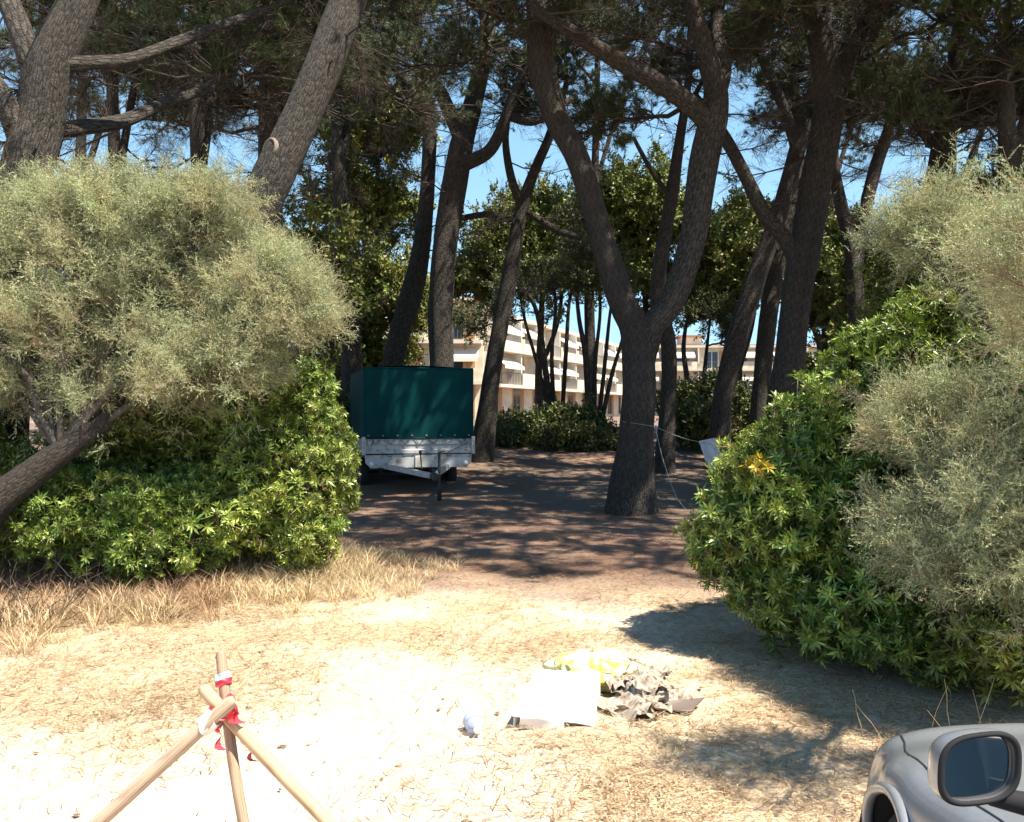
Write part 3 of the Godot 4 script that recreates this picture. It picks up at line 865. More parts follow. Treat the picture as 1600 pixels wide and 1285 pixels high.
	for f in fill:
		var d: float = f[2]
		var gy := 642.5 + (EYE - 0.3) / d * F
		var top: float = 642.5 - (f[5] + 0.6 - EYE) / d * F
		var mid := lerpf(gy, top, 0.5)
		var bend := rng.randf_range(-14, 14)
		var cx: float = (f[4] - 800.0) / F * d
		tree("pine_tree", f[0], g, [
			[[f[1], gy, f[3] * 1.1, d], [f[1] + bend, mid + 60, f[3], d], [lerpf(f[1], f[4], 0.6) + bend * 0.6, mid - 60, f[3] * 0.85, d], [f[4], top, f[3] * 0.5, d - 0.2]],
			[[lerpf(f[1], f[4], 0.65) + bend * 0.5, mid - 80, f[3] * 0.55, d], [f[4] + 50, lerpf(mid, top, 0.75), f[3] * 0.4, d + 0.4], [f[4] + 110, top - 30, f[3] * 0.25, d + 0.8]],
		], pads_over(cx + f[8], -d - 0.6, f[5] + 0.6, f[6], f[7], 1.25, 0.45, 0.25), {"snags": 48 if f[1] in [455, 548, 205] else 16, "bare": 1.8, "dry": 0.6})

	# broad-leaved evergreens behind the pines
	var og := "round evergreen oaks behind the pines"
	var oaks := [
		["round sunlit olive crown left of the central pine", 845, 31.0, [[800, 350, 1.6], [850, 340, 1.7], [755, 400, 1.4], [830, 410, 1.7], [890, 370, 1.5], [720, 440, 1.1], [900, 430, 1.3]], Color(1.70, 1.58, 1.05)],
		["sunlit oak crown showing between the central pine's two limbs", 1010, 30.0, [[960, 320, 1.3], [1000, 300, 1.4], [1040, 350, 1.3], [985, 390, 1.4], [1010, 430, 1.0]], Color(1.62, 1.55, 1.05)],
		["bright olive oak between the central pine and the pink trunk", 1150, 29.0, [[1120, 380, 1.3], [1160, 350, 1.2], [1140, 440, 1.5], [1185, 410, 1.1], [1105, 470, 1.0]], Color(1.75, 1.60, 1.05)],
		["small oak crown between the thick pine and the two-stemmed pine", 1308, 27.0, [[1290, 420, 1.0], [1312, 390, 0.9], [1300, 480, 1.0], [1322, 440, 0.8]], Color(1.65, 1.55, 1.0)],
		["olive evergreen filling the gap left of the pair behind the trailer", 590, 27.5, [[560, 200, 1.5], [610, 180, 1.2], [540, 300, 1.7], [600, 330, 1.4], [560, 430, 1.9], [610, 470, 1.3], [520, 520, 1.8], [580, 560, 1.6]], Color(1.75, 1.58, 1.0)],
		["dark oak behind the right tamarisk, under the dim pine", 1520, 15.5, [[1490, 340, 0.9], [1560, 320, 1.0], [1440, 410, 0.8], [1530, 420, 1.0], [1410, 480, 0.7], [1600, 400, 1.0]], Color(1.6, 1.55, 1.05)],
		["dark oak against the sky right of the two-stemmed pine", 1395, 24.0, [[1375, 430, 1.0], [1400, 470, 1.1], [1420, 400, 1.0], [1380, 520, 1.0]], Color(1.65, 1.58, 1.05)],
		["olive evergreen low behind the left shrubs", 300, 20.0, [[250, 400, 1.5], [330, 430, 1.5], [180, 470, 1.5], [420, 480, 1.5], [480, 420, 1.2]], Color(1.70, 1.55, 1.0)],
	]
	for f in oaks:
		var d: float = f[2]
		var gy := 642.5 + (EYE - 1.0) / d * F
		var pads := []
		var top := 900.0
		for q in f[3]:
			pads.append([P(q[0], q[1], d + rng.randf_range(-0.8, 0.8)), Vector3(q[2], q[2] * 0.85, q[2])])
			top = minf(top, q[1])
		var lean := rng.randf_range(-10, 10)
		tree("evergreen_oak", f[0], og, [
			[[f[1], gy, 13, d], [f[1] + lean, 590, 12, d], [f[1], 520, 10, d], [f[1] - lean, top + 60, 6, d]],
			[[f[1] + lean, 580, 9, d], [f[1] + 25, 510, 7, d], [f[1] + 35, 440, 5, d]],
		], pads, {"tuft": "bigoak", "bare": 1.5, "sub": 20 if d > 18.0 else 34, "twig": 8, "per": 2, "size": 1.25 if d > 18.0 else 0.55, "spread": 1.7 if d > 18.0 else 1.1, "dry": 0.15, "tint": f[4], "tone": 0.5})
	# clumps of many thin dark stems in front of the apartments
	var clumps := [
		["dark many-stemmed evergreen in front of the awnings", 872, 26.5, [[850, 560, 836, 480, 800, 430], [862, 560, 868, 470, 850, 400], [885, 540, 890, 470, 905, 400], [845, 590, 820, 500, 810, 440]], [[820, 440, 1.0], [870, 430, 1.0], [790, 480, 0.7], [910, 420, 0.9], [730, 500, 0.8]]],
		["dark many-stemmed evergreen just left of the central pine's trunk", 926, 25.5, [[915, 560, 905, 500, 898, 430], [930, 570, 938, 480, 930, 400], [945, 570, 952, 500, 960, 440], [955, 590, 975, 520, 985, 450]], [[900, 440, 0.8], [940, 410, 0.9], [975, 450, 0.7], [920, 380, 0.8]]],
		["thin-stemmed bush tree right of the central pine's trunk", 1085, 28.0, [[1075, 600, 1068, 540, 1078, 480], [1100, 590, 1105, 540, 1112, 480]], [[1080, 470, 0.7], [1115, 480, 0.8], [1140, 520, 0.7]]],
		["slim dark tree left of the two-stemmed pine", 1306, 26.0, [[1308, 520, 1308, 470, 1300, 430]], [[1300, 440, 0.6], [1325, 460, 0.6]]],
		["slanting thin tree against the sky by the pale block", 1290, 29.0, [[1282, 550, 1270, 510, 1262, 470]], [[1265, 450, 0.5], [1250, 470, 0.4]]],
	]
	for f in clumps:
		var d: float = f[2]
		var gy := 642.5 + (EYE - 1.0) / d * F
		var stems := []
		for s in f[3]:
			var w := 9.0 if stems.is_empty() else 7.0
			stems.append([[lerpf(f[1], s[0], 0.35), gy, w * 1.2, d], [s[0], s[1], w, d], [s[2], s[3], w * 0.75, d + 0.2], [s[4], s[5], w * 0.45, d + 0.3]])
		var pads := []
		for q in f[4]: pads.append([P(q[0], q[1], d + rng.randf_range(-0.6, 0.6)), Vector3(q[2], q[2] * 0.8, q[2])])
		tree("stemmy_evergreen", f[0], "many-stemmed evergreens at the back of the wood", stems, pads, {"tuft": "oak", "bare": 1.5, "sub": 9, "twig": 6, "per": 2, "spread": 1.2, "dry": 0.3, "tint": Color(0.95, 0.95, 0.85), "tone": 0.5})
	# undergrowth along the back of the clearing
	var hedge := [
		["dark shrub right behind the trailer's corner", 790, 672, 25.5, 1.0, 0.9, Color(0.95, 0.86, 0.62)], ["shrub with sunlit top left of the stemmy evergreen", 835, 676, 25.0, 0.9, 0.85, Color(0.95, 0.86, 0.62)],
		["pale sunlit shrub below the lower awning", 890, 672, 24.6, 0.8, 0.8, Color(0.95, 0.86, 0.62)], ["brown dry shrub left of the central pine's foot", 950, 690, 23.6, 0.8, 0.75, Color(0.95, 0.86, 0.62)],
		["dark low shrub filling the back of the clearing", 870, 702, 23.6, 1.0, 0.6, Color(0.95, 0.86, 0.62)], ["low dark shrub beside the slender pine's foot", 800, 700, 23.8, 0.8, 0.6, Color(0.95, 0.86, 0.62)],
		["sunlit leafy shrub right of the central pine", 1095, 625, 27.0, 1.1, 1.1, Color(0.95, 0.86, 0.62)], ["dark shrub below the sunlit leafy shrub", 1085, 675, 23.5, 0.9, 0.8, Color(0.95, 0.86, 0.62)],
		["dark shrub between the leaning pine and the pink trunk", 1160, 665, 24.0, 0.8, 1.1, Color(0.95, 0.86, 0.62)], ["dark shrub under the slanting thin tree", 1275, 610, 23.0, 0.9, 0.9, Color(0.95, 0.86, 0.62)],
		["dark shrub against the pale block's foot", 1335, 610, 24.0, 1.2, 0.9, Color(0.95, 0.86, 0.62)], ["dark shrub left of the trailer under the olive evergreen", 600, 650, 25.0, 1.2, 1.0, Color(0.95, 0.86, 0.62)],
		["dark brush far behind the left shrubs", 470, 640, 22.0, 1.5, 1.1, Color(0.95, 0.86, 0.62)], ["dark brush deep behind the right shrubs", 1480, 600, 22.0, 1.6, 1.4, Color(0.95, 0.86, 0.62)], ["dark brush behind the far left shrubs", 200, 620, 20.0, 1.6, 1.2, Color(0.95, 0.86, 0.62)],
	]
	for f in hedge:
		var lob := []
		for k in 4:
			lob.append([f[1] + rng.randf_range(-0.7, 0.7) * f[4] * F / f[3], f[2] + rng.randf_range(-0.25, 0.35) * f[5] * F / f[3], f[3] + rng.randf_range(-0.5, 0.5), f[4] * 0.62, f[5] * 0.6, f[4] * 0.6])
		var c := P(f[1], f[2], f[3])
		shrub("undergrowth_shrub", f[0], "shrub", on(c.x, c.z), lob, "bigoak", 26.0, 0.8, 0.4, 0.6, f[6], 0.0, [], "shrubs along the back of the clearing")

# ---------------------------------------------------------------- the shrubs in the foreground
func nearer(list: Array, f: float) -> Array:
	var out := []
	for l in list:
		var q: Array = l.duplicate()
		for k in range(2, 6): q[k] *= f
		out.append(q)
	return out
func build_shrubs() -> void:
	var lp := [[440, 645, 10.0, 0.66, 0.58, 0.75], [500, 755, 9.8, 0.40, 0.5, 0.6], [495, 690, 10.2, 0.32, 0.42, 0.5], [430, 790, 9.5, 0.75, 0.6, 0.75], [280, 820, 9.1, 0.85, 0.5, 0.65], [130, 810, 9.0, 0.75, 0.5, 0.6], [350, 690, 10.2, 0.9, 0.8, 0.8], [180, 720, 10.0, 0.95, 0.75, 0.8], [20, 790, 9.4, 0.8, 0.6, 0.7], [-140, 760, 9.4, 1.0, 0.8, 0.8], [230, 870, 8.8, 0.4, 0.25, 0.35, 1.2], [470, 850, 9.3, 0.4, 0.28, 0.4]]
	shrub("pittosporum_shrub", "glossy green broad-leaved shrub beside the trailer, under the left tamarisk", "shrub", on(-3.0, -9.0), nearer(lp, 0.93), "rosette", 125.0, 0.82, 0.35, 0.65, Color(1.5, 1.35, 1.1), 0.12)
	var lt := [[-20, 382, 8.39, 0.18, 0.22, 0.20], [5, 440, 8.33, 0.24, 0.22, 0.23], [160, 385, 8.47, 0.39, 0.35, 0.37], [110, 450, 8.36, 0.43, 0.37, 0.40], [232, 376, 8.63, 0.30, 0.28, 0.30], [285, 369, 8.29, 0.21, 0.27, 0.24], [330, 350, 8.26, 0.12, 0.16, 0.14], [250, 440, 8.50, 0.49, 0.40, 0.44], [170, 540, 8.16, 0.62, 0.44, 0.52], [50, 560, 8.14, 0.49, 0.39, 0.43], [330, 525, 8.60, 0.43, 0.32, 0.38], [415, 480, 8.28, 0.22, 0.22, 0.22], [442, 447, 8.75, 0.11, 0.13, 0.12], [403, 520, 8.29, 0.37, 0.26, 0.31], [468, 512, 8.38, 0.22, 0.16, 0.19], [320, 610, 8.09, 0.43, 0.26, 0.34], [100, 640, 8.38, 0.61, 0.24, 0.42], [230, 635, 8.52, 0.49, 0.24, 0.36], [-110, 480, 8.31, 0.68, 0.79, 0.74], [-90, 620, 8.44, 0.59, 0.38, 0.48], [373, 600, 8.40, 0.27, 0.18, 0.22], [120, 343, 8.29, 0.12, 0.14, 0.13], [60, 356, 8.70, 0.11, 0.14, 0.13]]
	shrub("tamarisk_shrub", "feathery grey-green tamarisk towering over the shrubs on the left", "shrub", on(-5.0, -7.8), lt, "feather", 36.0, 0.88, 0.5, 0.8, Color(1.32, 1.32, 1.42), 0.3,
		[[on(-5.0, -7.8) - Vector3(0, 0.15, 0), 0.19], [P(-30, 815, 7.7), 0.16], [P(50, 742, 7.8), 0.135], [P(120, 690, 7.9), 0.10], [P(165, 655, 8.05), 0.08], [P(215, 560, 8.3), 0.05]])
	var rp := [[1210, 770, 7.1, 0.40, 0.40, 0.5], [1165, 870, 6.95, 0.36, 0.4, 0.45], [1295, 690, 7.3, 0.48, 0.45, 0.5], [1290, 850, 6.8, 0.62, 0.55, 0.6], [1400, 610, 7.5, 0.52, 0.5, 0.5], [1485, 530, 7.5, 0.48, 0.40, 0.5], [1545, 600, 7.0, 0.40, 0.42, 0.4], [1430, 760, 7.1, 0.65, 0.65, 0.6], [1330, 950, 6.5, 0.55, 0.38, 0.5], [1570, 620, 7.4, 0.65, 0.75, 0.6], [1565, 1015, 5.5, 0.36, 0.3, 0.4], [1580, 850, 6.6, 0.8, 0.75, 0.6], [1720, 720, 6.8, 1.1, 1.2, 0.9], [1230, 950, 6.7, 0.36, 0.26, 0.4], [1450, 1010, 6.1, 0.5, 0.3, 0.4], [1700, 980, 5.6, 0.6, 0.5, 0.5]]
	shrub("pittosporum_shrub", "bright green broad-leaved shrub right of the path, with one yellow sprig", "shrub", on(3.0, -6.7), nearer(rp, 0.93), "rosette", 150.0, 0.78, 0.35, 0.65, Color(1.6, 1.4, 1.15), 0.14)
	var rt := [[1450, 405, 6.70, 0.10, 0.18, 0.16], [1647, 475, 6.40, 0.26, 0.22, 0.30], [1527, 425, 6.70, 0.12, 0.10, 0.20], [1717, 570, 6.10, 0.36, 0.42, 0.40], [1497, 725, 6.00, 0.28, 0.24, 0.35], [1582, 800, 5.70, 0.42, 0.40, 0.45], [1502, 880, 5.60, 0.32, 0.25, 0.35], [1632, 890, 5.40, 0.34, 0.30, 0.35], [1452, 690, 6.20, 0.12, 0.10, 0.15], [1732, 700, 5.50, 0.60, 0.80, 0.50], [1842, 640, 5.20, 0.75, 0.85, 0.70], [1702, 450, 6.50, 0.22, 0.18, 0.25], [1704, 520, 4.10, 0.34, 0.26, 0.34], [1522, 930, 5.50, 0.20, 0.16, 0.20]]
	shrub("tamarisk_shrub", "feathery pale tamarisk leaning over the green shrub on the right", "shrub", on(3.7, -5.0), nearer(rt, 0.88), "feather", 50.0, 0.78, 0.45, 0.8, Color(1.32, 1.32, 1.4), 0.3,
		[[on(3.7, -5.0) - Vector3(0, 0.15, 0), 0.12], [Vector3(3.5, 0.7, -5.0), 0.1], [Vector3(3.3, 1.4, -5.1), 0.08], [Vector3(3.1, 2.0, -5.2), 0.05]])
	# the yellowed sprig, and a rust-brown dead one
	var y := [[], []]; var yc := [PackedColorArray(), PackedColorArray()]
	for k in 2:
		y[k % 2].append(Transform3D(along(Vector3(-0.2, 0.8, 0.6) + rv(0.5), rng.randf() * TAU, 0.9), P(1182 + rng.randf_range(-14, 14), 742 + rng.randf_range(-12, 12), 6.1)))
		yc[k % 2].append(Color(3.4, 1.75, 0.7))
	var rp_node := get_node("pittosporum_shrub_001")
	for w in 2:
		var o := many("yellow_sprig", TUFT.rosette[w], M.leaf, y[w], yc[w], rp_node)
		o.position = -rp_node.position
		meta(o, "yellowed sprig of leaves")
	# dry stalks and brambles at the foot of the left shrubs
	var root := on(-4.6, -7.3)
	var t := thing("dry_bramble", "brown dry bramble heap at the left edge below the tamarisk", "bramble", root)
	var b := MB.new()
	for k in 220:
		var x := rng.randf_range(-5.4, -3.6); var z := rng.randf_range(-8.0, -6.7)
		var s := on(x, z) - Vector3(0, 0.03, 0)
		var e := s + Vector3(rng.randf_range(-0.45, 0.45), rng.randf_range(0.1, 0.55), rng.randf_range(-0.25, 0.3))
		var g := rng.randf_range(1.4, 4.0)
		b.col = Color(1.9 * g, 1.6 * g, 1.3 * g)
		b.tube(limb_path(s, e, 4, 0.12, -0.08), taper(5, 0.005, 0.0025), 3)
	obj("stalks", b.mesh(), M.twig, t).position = -root

# ---------------------------------------------------------------- ground, grass and litter
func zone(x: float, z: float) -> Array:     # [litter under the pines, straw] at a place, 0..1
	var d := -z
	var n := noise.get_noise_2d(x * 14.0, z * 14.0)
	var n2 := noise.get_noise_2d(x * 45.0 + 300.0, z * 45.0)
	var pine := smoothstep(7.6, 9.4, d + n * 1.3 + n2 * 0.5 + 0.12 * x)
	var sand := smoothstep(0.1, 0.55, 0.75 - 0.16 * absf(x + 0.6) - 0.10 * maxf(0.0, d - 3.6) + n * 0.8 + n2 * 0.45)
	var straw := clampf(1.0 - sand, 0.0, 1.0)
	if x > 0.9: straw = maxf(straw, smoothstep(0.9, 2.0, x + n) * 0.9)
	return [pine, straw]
func ground_axis(a: float, b: float, fine: float, far: float) -> PackedFloat32Array:
	var p := PackedFloat32Array()
	var v := a
	while v < b:
		p.append(v); v += fine
	var out := PackedFloat32Array()
	var w := 0.4
	var low := []
	v = a
	while v > -far:
		v -= w; w *= 1.45
		low.push_front(v)
	for q in low: out.append(q)
	out.append_array(p)
	w = 0.4
	while v < far:
		if v < p[p.size() - 1]: v = p[p.size() - 1]
		v += w; w *= 1.45
		out.append(v)
	return out
func build_ground() -> void:
	var xs := ground_axis(-9.0, 10.0, 0.085, 500.0)
	var zs := ground_axis(-27.0, 0.5, 0.095, 500.0)
	var b := MB.new()
	var w := xs.size()
	for z in zs:
		for x in xs:
			var q := zone(x, z)
			var n := noise.get_noise_2d(x * 60.0, z * 60.0)
			var m := noise.get_noise_2d(x * 7.0 + 90.0, z * 7.0)
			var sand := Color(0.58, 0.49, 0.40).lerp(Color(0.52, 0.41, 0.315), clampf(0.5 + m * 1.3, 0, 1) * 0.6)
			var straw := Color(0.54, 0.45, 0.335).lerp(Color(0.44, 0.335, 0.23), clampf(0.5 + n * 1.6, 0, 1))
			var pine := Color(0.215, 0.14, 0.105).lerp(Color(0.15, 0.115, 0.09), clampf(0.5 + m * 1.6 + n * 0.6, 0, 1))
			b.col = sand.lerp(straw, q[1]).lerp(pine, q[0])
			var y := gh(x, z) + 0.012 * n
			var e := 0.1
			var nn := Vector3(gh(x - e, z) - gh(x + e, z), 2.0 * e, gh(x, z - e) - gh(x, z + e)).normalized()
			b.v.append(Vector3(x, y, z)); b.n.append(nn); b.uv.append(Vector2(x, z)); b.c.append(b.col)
	for j in zs.size() - 1:
		for i in w - 1:
			var q := j * w + i
			b.ix.append(q); b.ix.append(q + 1); b.ix.append(q + w)
			b.ix.append(q + 1); b.ix.append(q + w + 1); b.ix.append(q + w)
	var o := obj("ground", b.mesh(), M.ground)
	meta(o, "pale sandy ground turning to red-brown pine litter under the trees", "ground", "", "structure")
func build_grass() -> void:
	var short := [grass_tuft(0.16, 22, 0.9), grass_tuft(0.13, 24, 1.3)]
	var tall := [grass_tuft(0.36, 26, 0.5), grass_tuft(0.30, 26, 0.8)]
	var ls := [[], [], [], []]; var cs := [PackedColorArray(), PackedColorArray(), PackedColorArray(), PackedColorArray()]
	# the dry bank before the left shrubs
	for k in 9000:
		var x := rng.randf_range(-5.6, 0.2); var z := rng.randf_range(-10.2, -5.4)
		var edge := -5.9 - 0.62 * clampf(x + 3.6, 0.0, 9.0) + noise.get_noise_2d(x * 30.0, z * 30.0) * 0.9
		var dens := smoothstep(0.0, 1.2, edge - z) * (1.0 - smoothstep(-2.0, -0.5, x + 0.6 * noise.get_noise_2d(x * 40.0, z * 40.0)))
		if rng.randf() > dens: continue
		var far := smoothstep(0.2, 1.2, edge - z)
		var w := (2 if rng.randf() < far * 0.8 else 0) + rng.randi() % 2
		var s := rng.randf_range(0.4, 1.25) * lerpf(0.6, 1.0, smoothstep(-0.8, -2.0, x))
		ls[w].append(Transform3D(Basis(Vector3.UP, rng.randf() * TAU).scaled(Vector3(s, s * rng.randf_range(0.7, 1.1), s)), on(x, z)))
		var v := rng.randf_range(0.75, 1.25)
		var brown := smoothstep(-2.4, -3.6, x + noise.get_noise_2d(x * 25.0, z * 25.0) * 2.0)
		cs[w].append(Color(v, v * lerpf(1.0, 0.82, brown), v * lerpf(1.0, 0.8, brown)) * lerpf(1.0, 0.7, brown))
	# short straw everywhere else
	for k in 9000:
		var x := rng.randf_range(-5.5, 5.5); var z := rng.randf_range(-24.0, -2.4)
		if rng.randf() < 0.55: z = rng.randf_range(-8.0, -2.4)
		var q := zone(x, z)
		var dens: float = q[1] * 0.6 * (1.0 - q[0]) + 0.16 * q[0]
		if x > 1.2 and z > -6.8: dens = 0.85
		if absf(x - 2.0) < 1.8 and absf(z + 14.0) < 1.6: dens = 0.6
		if rng.randf() > dens * (0.5 + 0.9 * noise.get_noise_2d(x * 20.0, z * 20.0) + 0.4): continue
		if absf(x - 0.3) < 0.35 and absf(z + 4.9) < 0.3: continue
		var w := rng.randi() % 2
		var s := rng.randf_range(0.35, 0.9)
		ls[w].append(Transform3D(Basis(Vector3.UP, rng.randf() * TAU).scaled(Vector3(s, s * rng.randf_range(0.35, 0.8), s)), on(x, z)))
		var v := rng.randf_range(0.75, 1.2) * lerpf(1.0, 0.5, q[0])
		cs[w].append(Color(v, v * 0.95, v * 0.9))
	for w in 4:
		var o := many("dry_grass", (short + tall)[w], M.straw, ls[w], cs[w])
		meta(o, "dry straw-coloured grass on the bank and around the clearing", "grass", "", "stuff")
	var pt := [litter_patch(70, 0.34), litter_patch(60, 0.4)]
	var ll := [[], []]; var lc := [PackedColorArray(), PackedColorArray()]
	for k in 5200:
		var z := -2.2 - 20.0 * pow(rng.randf(), 1.7)
		var x := rng.randf_range(-0.62, 0.62) * -z + rng.randf_range(-0.5, 0.5)
		var q := zone(x, z)
		var dens: float = maxf(0.03 + 0.5 * q[1], 0.75 * q[0])
		if rng.randf() > dens: continue
		var w := rng.randi() % 2
		var s := rng.randf_range(0.7, 1.2)
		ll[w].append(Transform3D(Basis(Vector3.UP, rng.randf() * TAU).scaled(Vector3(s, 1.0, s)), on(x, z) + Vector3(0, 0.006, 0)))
		var v := rng.randf_range(0.75, 1.25)
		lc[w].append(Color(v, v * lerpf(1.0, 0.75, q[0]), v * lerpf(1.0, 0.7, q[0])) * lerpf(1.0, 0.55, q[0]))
	for w in 2:
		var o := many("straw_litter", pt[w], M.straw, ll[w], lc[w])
		meta(o, "loose straw and pine needles strewn over the ground", "litter", "", "stuff")
	# chips of bark, dry leaves and cone scales
	var chip := MB.new()
	for k in 7:
		var an := k * TAU / 7.0
		var r0 := 0.012 + 0.006 * sin(k * 2.3)
		var a2 := an + TAU / 7.0
		chip.tri(Vector3(0, 0.007, 0), Vector3(cos(an) * r0 * 1.6, 0.001, sin(an) * r0), Vector3(cos(a2) * 0.019, 0.001, sin(a2) * 0.012), Vector3(cos(an) * 0.3, 0.9, sin(an) * 0.3).normalized())
	var cl := []; var cc := PackedColorArray()
	for k in 260:
		var z := -2.3 - 12.0 * pow(rng.randf(), 1.8)
		var x := rng.randf_range(-0.6, 0.6) * -z
		cl.append(Transform3D(Basis(Vector3.UP, rng.randf() * TAU).scaled(Vector3.ONE * rng.randf_range(0.35, 1.3)), on(x, z) + Vector3(0, 0.008, 0)))
		var v := rng.randf_range(0.5, 1.5)
		cc.append(Color(0.16, 0.11, 0.075) * v)
	meta(many("bark_chips", chip.mesh(), M.straw, cl, cc), "small brown chips of bark and dry leaves on the sand", "litter", "", "stuff")
	# single dry stalks standing at the right
	var st := MB.new()
	var root := on(2.45, -4.35)
	for k in 9:
		var s := on(2.2 + rng.randf_range(-0.45, 0.5), -4.4 + rng.randf_range(-0.25, 0.2)) - Vector3(0, 0.02, 0)
		st.col = Color(1, 1, 1) * rng.randf_range(0.8, 1.2)
		st.tube(limb_path(s, s + Vector3(rng.randf_range(-0.22, 0.12), rng.randf_range(0.14, 0.42), rng.randf_range(-0.1, 0.1)), 4, 0.03, -0.05), taper(5, 0.0028, 0.0012), 4)
	var sm := mat(srgb(0.5, 0.38, 0.22), 0.9); sm.vertex_color_use_as_albedo = true
	var so := obj("dry_stalks", st.mesh(), sm)
	meta(so, "thin dry grass stalks standing just beyond the car's bonnet", "grass", "", "stuff")

# ---------------------------------------------------------------- trailer
func build_trailer() -> void:
	# own axes: front towards +z, left side of the picture at -x
	var at := on(-1.75, -16.7)
	var t := thing("cargo_trailer", "covered cargo trailer with dark green tarpaulin and white drop sides", "trailer", at, deg_to_rad(14.0))
	var W := 2.06; var L := 3.9
	var hw := W * 0.5
	# tarpaulin: front, sides, roof and back as one draped cover
	var sheet := func(a: Vector3, u: Vector3, v: Vector3, nn: Vector3, nu: int, nv: int, seed_: float) -> MB:
		var b := MB.new()
		var p := []
		for j in nv + 1:
			for i in nu + 1:
				var s := float(i) / nu; var r := float(j) / nv
				var edge := sin(PI * s) * (0.35 + 0.65 * sin(PI * minf(1.0, r * 1.3)))
				var wr := 0.022 * sin(s * 5.0 + r * 2.0 + seed_) + 0.012 * sin(s * 17.0 - r * 9.0 + seed_ * 3.0) + 0.02 * noise.get_noise_2d(s * 120.0 + seed_ * 50.0, r * 60.0)
				p.append(a + u * s + v * r + nn * wr * edge)
		b.grid(p, nu + 1)
		return b
	var y0 := 1.08; var y1 := 2.40
	var f: MB = sheet.call(Vector3(-hw, y0, 0), Vector3(W, 0, 0), Vector3(0, y1 - y0, 0), Vector3(0, 0, 1), 48, 30, 0.0)
	var tp := obj("front_curtain", f.mesh(), M.canvas, t)
	obj("side_curtain", (sheet.call(Vector3(-hw, y0, -L), Vector3(0, 0, L), Vector3(0, y1 - y0, 0), Vector3(-1, 0, 0), 60, 24, 2.0) as MB).mesh(), M.canvas, t)
	obj("side_curtain", (sheet.call(Vector3(hw, y0, 0), Vector3(0, 0, -L), Vector3(0, y1 - y0, 0), Vector3(1, 0, 0), 60, 24, 4.0) as MB).mesh(), M.canvas, t)
	obj("rear_curtain", (sheet.call(Vector3(hw, y0, -L), Vector3(-W, 0, 0), Vector3(0, y1 - y0, 0), Vector3(0, 0, -1), 40, 20, 6.0) as MB).mesh(), M.canvas, t)
	var rf := MB.new(); var rp := []
	for j in 13:
		for i in 17:
			var s := i / 16.0; var r := j / 12.0
			rp.append(Vector3(-hw + W * s, y1 + 0.035 * sin(PI * s) + 0.01 * cos(r * TAU * 4.0) * sin(PI * s), -L * r))
	rf.grid(rp, 17)
	obj("roof_cover", rf.mesh(), M.canvas, t)
	var hem := MB.new()       # thick seams along the edges of the cover
	for q in [[Vector3(-hw, y1, 0), Vector3(hw, y1, 0)], [Vector3(-hw, y0, 0.004), Vector3(-hw, y1, 0.004)], [Vector3(hw, y0, 0.004), Vector3(hw, y1, 0.004)], [Vector3(-hw, y0, 0.006), Vector3(hw, y0, 0.006)], [Vector3(-hw - 0.006, y0, 0), Vector3(-hw - 0.006, y0, -L)], [Vector3(-hw, y1, 0), Vector3(-hw, y1, -L)]]:
		hem.rod(q[0], q[1], 0.014, 6)
	obj("hem", hem.mesh(), M.canvas, t)
	for k in 8:
		var e := MB.new()
		e.lathe(Vector3(-hw + 0.08 + k * (W - 0.16) / 7.0, y0 + 0.05, 0.012), Vector3(0, 0, 1), [Vector2(0, 0.016), Vector2(0.008, 0.016), Vector2(0.01, 0.008), Vector2(0.004, 0.006)], 10)
		obj("eyelet", e.mesh(), M.steel, t)
	# drop sides of ribbed aluminium
	var prof := [[0.78, 0.0], [0.80, 0.018], [0.86, 0.018], [0.875, 0.002], [0.95, 0.002], [0.965, 0.018], [1.03, 0.018], [1.045, 0.004], [1.10, 0.004]]
	for sd in 4:
		var b := MB.new()
		var a: Vector3 = [Vector3(-hw, 0, 0.0), Vector3(hw, 0, -L), Vector3(-hw, 0, -L), Vector3(hw, 0, 0)][sd]
		var u: Vector3 = [Vector3(W, 0, 0), Vector3(-W, 0, 0), Vector3(0, 0, L), Vector3(0, 0, -L)][sd]
		var nn: Vector3 = [Vector3(0, 0, 1), Vector3(0, 0, -1), Vector3(-1, 0, 0), Vector3(1, 0, 0)][sd]
		for i in prof.size() - 1:
			var p0: Vector3 = a + Vector3.UP * prof[i][0] + nn * (prof[i][1] - 0.012); var p1: Vector3 = a + Vector3.UP * prof[i + 1][0] + nn * (prof[i + 1][1] - 0.012)
			b.quad(p0, p0 + u, p1 + u, p1, (nn * (prof[i + 1][0] - prof[i][0]) - Vector3.UP * (prof[i + 1][1] - prof[i][1])).normalized())
		obj("drop_side", b.mesh(), M.steel, t)
	for sx in [-1.0, 1.0]:
		for zz in [0.0, -L]:
			var b := MB.new()
			b.box(Vector3(sx * (hw + 0.004), 0.94, zz), Vector3(0.07, 0.34, 0.07), Basis.IDENTITY, 0.008)
			obj("corner_post", b.mesh(), M.steel, t)
	# cord lacing on the front
	var lace := MB.new(); var pts := PackedVector3Array()
	for k in 15:
		pts.append(Vector3(-hw + 0.08 + k * (W - 0.16) / 14.0, y0 + 0.045 if k % 2 == 0 else 0.97, 0.022))
	lace.tube(pts, taper(15, 0.006, 0.006), 5)
	for sx in [-1.0, 1.0]:
		lace.tube(PackedVector3Array([Vector3(sx * (hw - 0.03), y0 + 0.05, 0.024), Vector3(sx * (hw - 0.10), 0.83, 0.026), Vector3(sx * (hw - 0.20), y0 + 0.05, 0.024)]), taper(3, 0.006, 0.006), 5)
	lace.tube(PackedVector3Array([Vector3(hw - 0.08, 1.0, 0.026), Vector3(hw - 0.5, 0.80, 0.03)]), taper(2, 0.006, 0.006), 5)
	obj("lacing_cord", lace.mesh(), M.rope, t)
	var cord := MB.new()
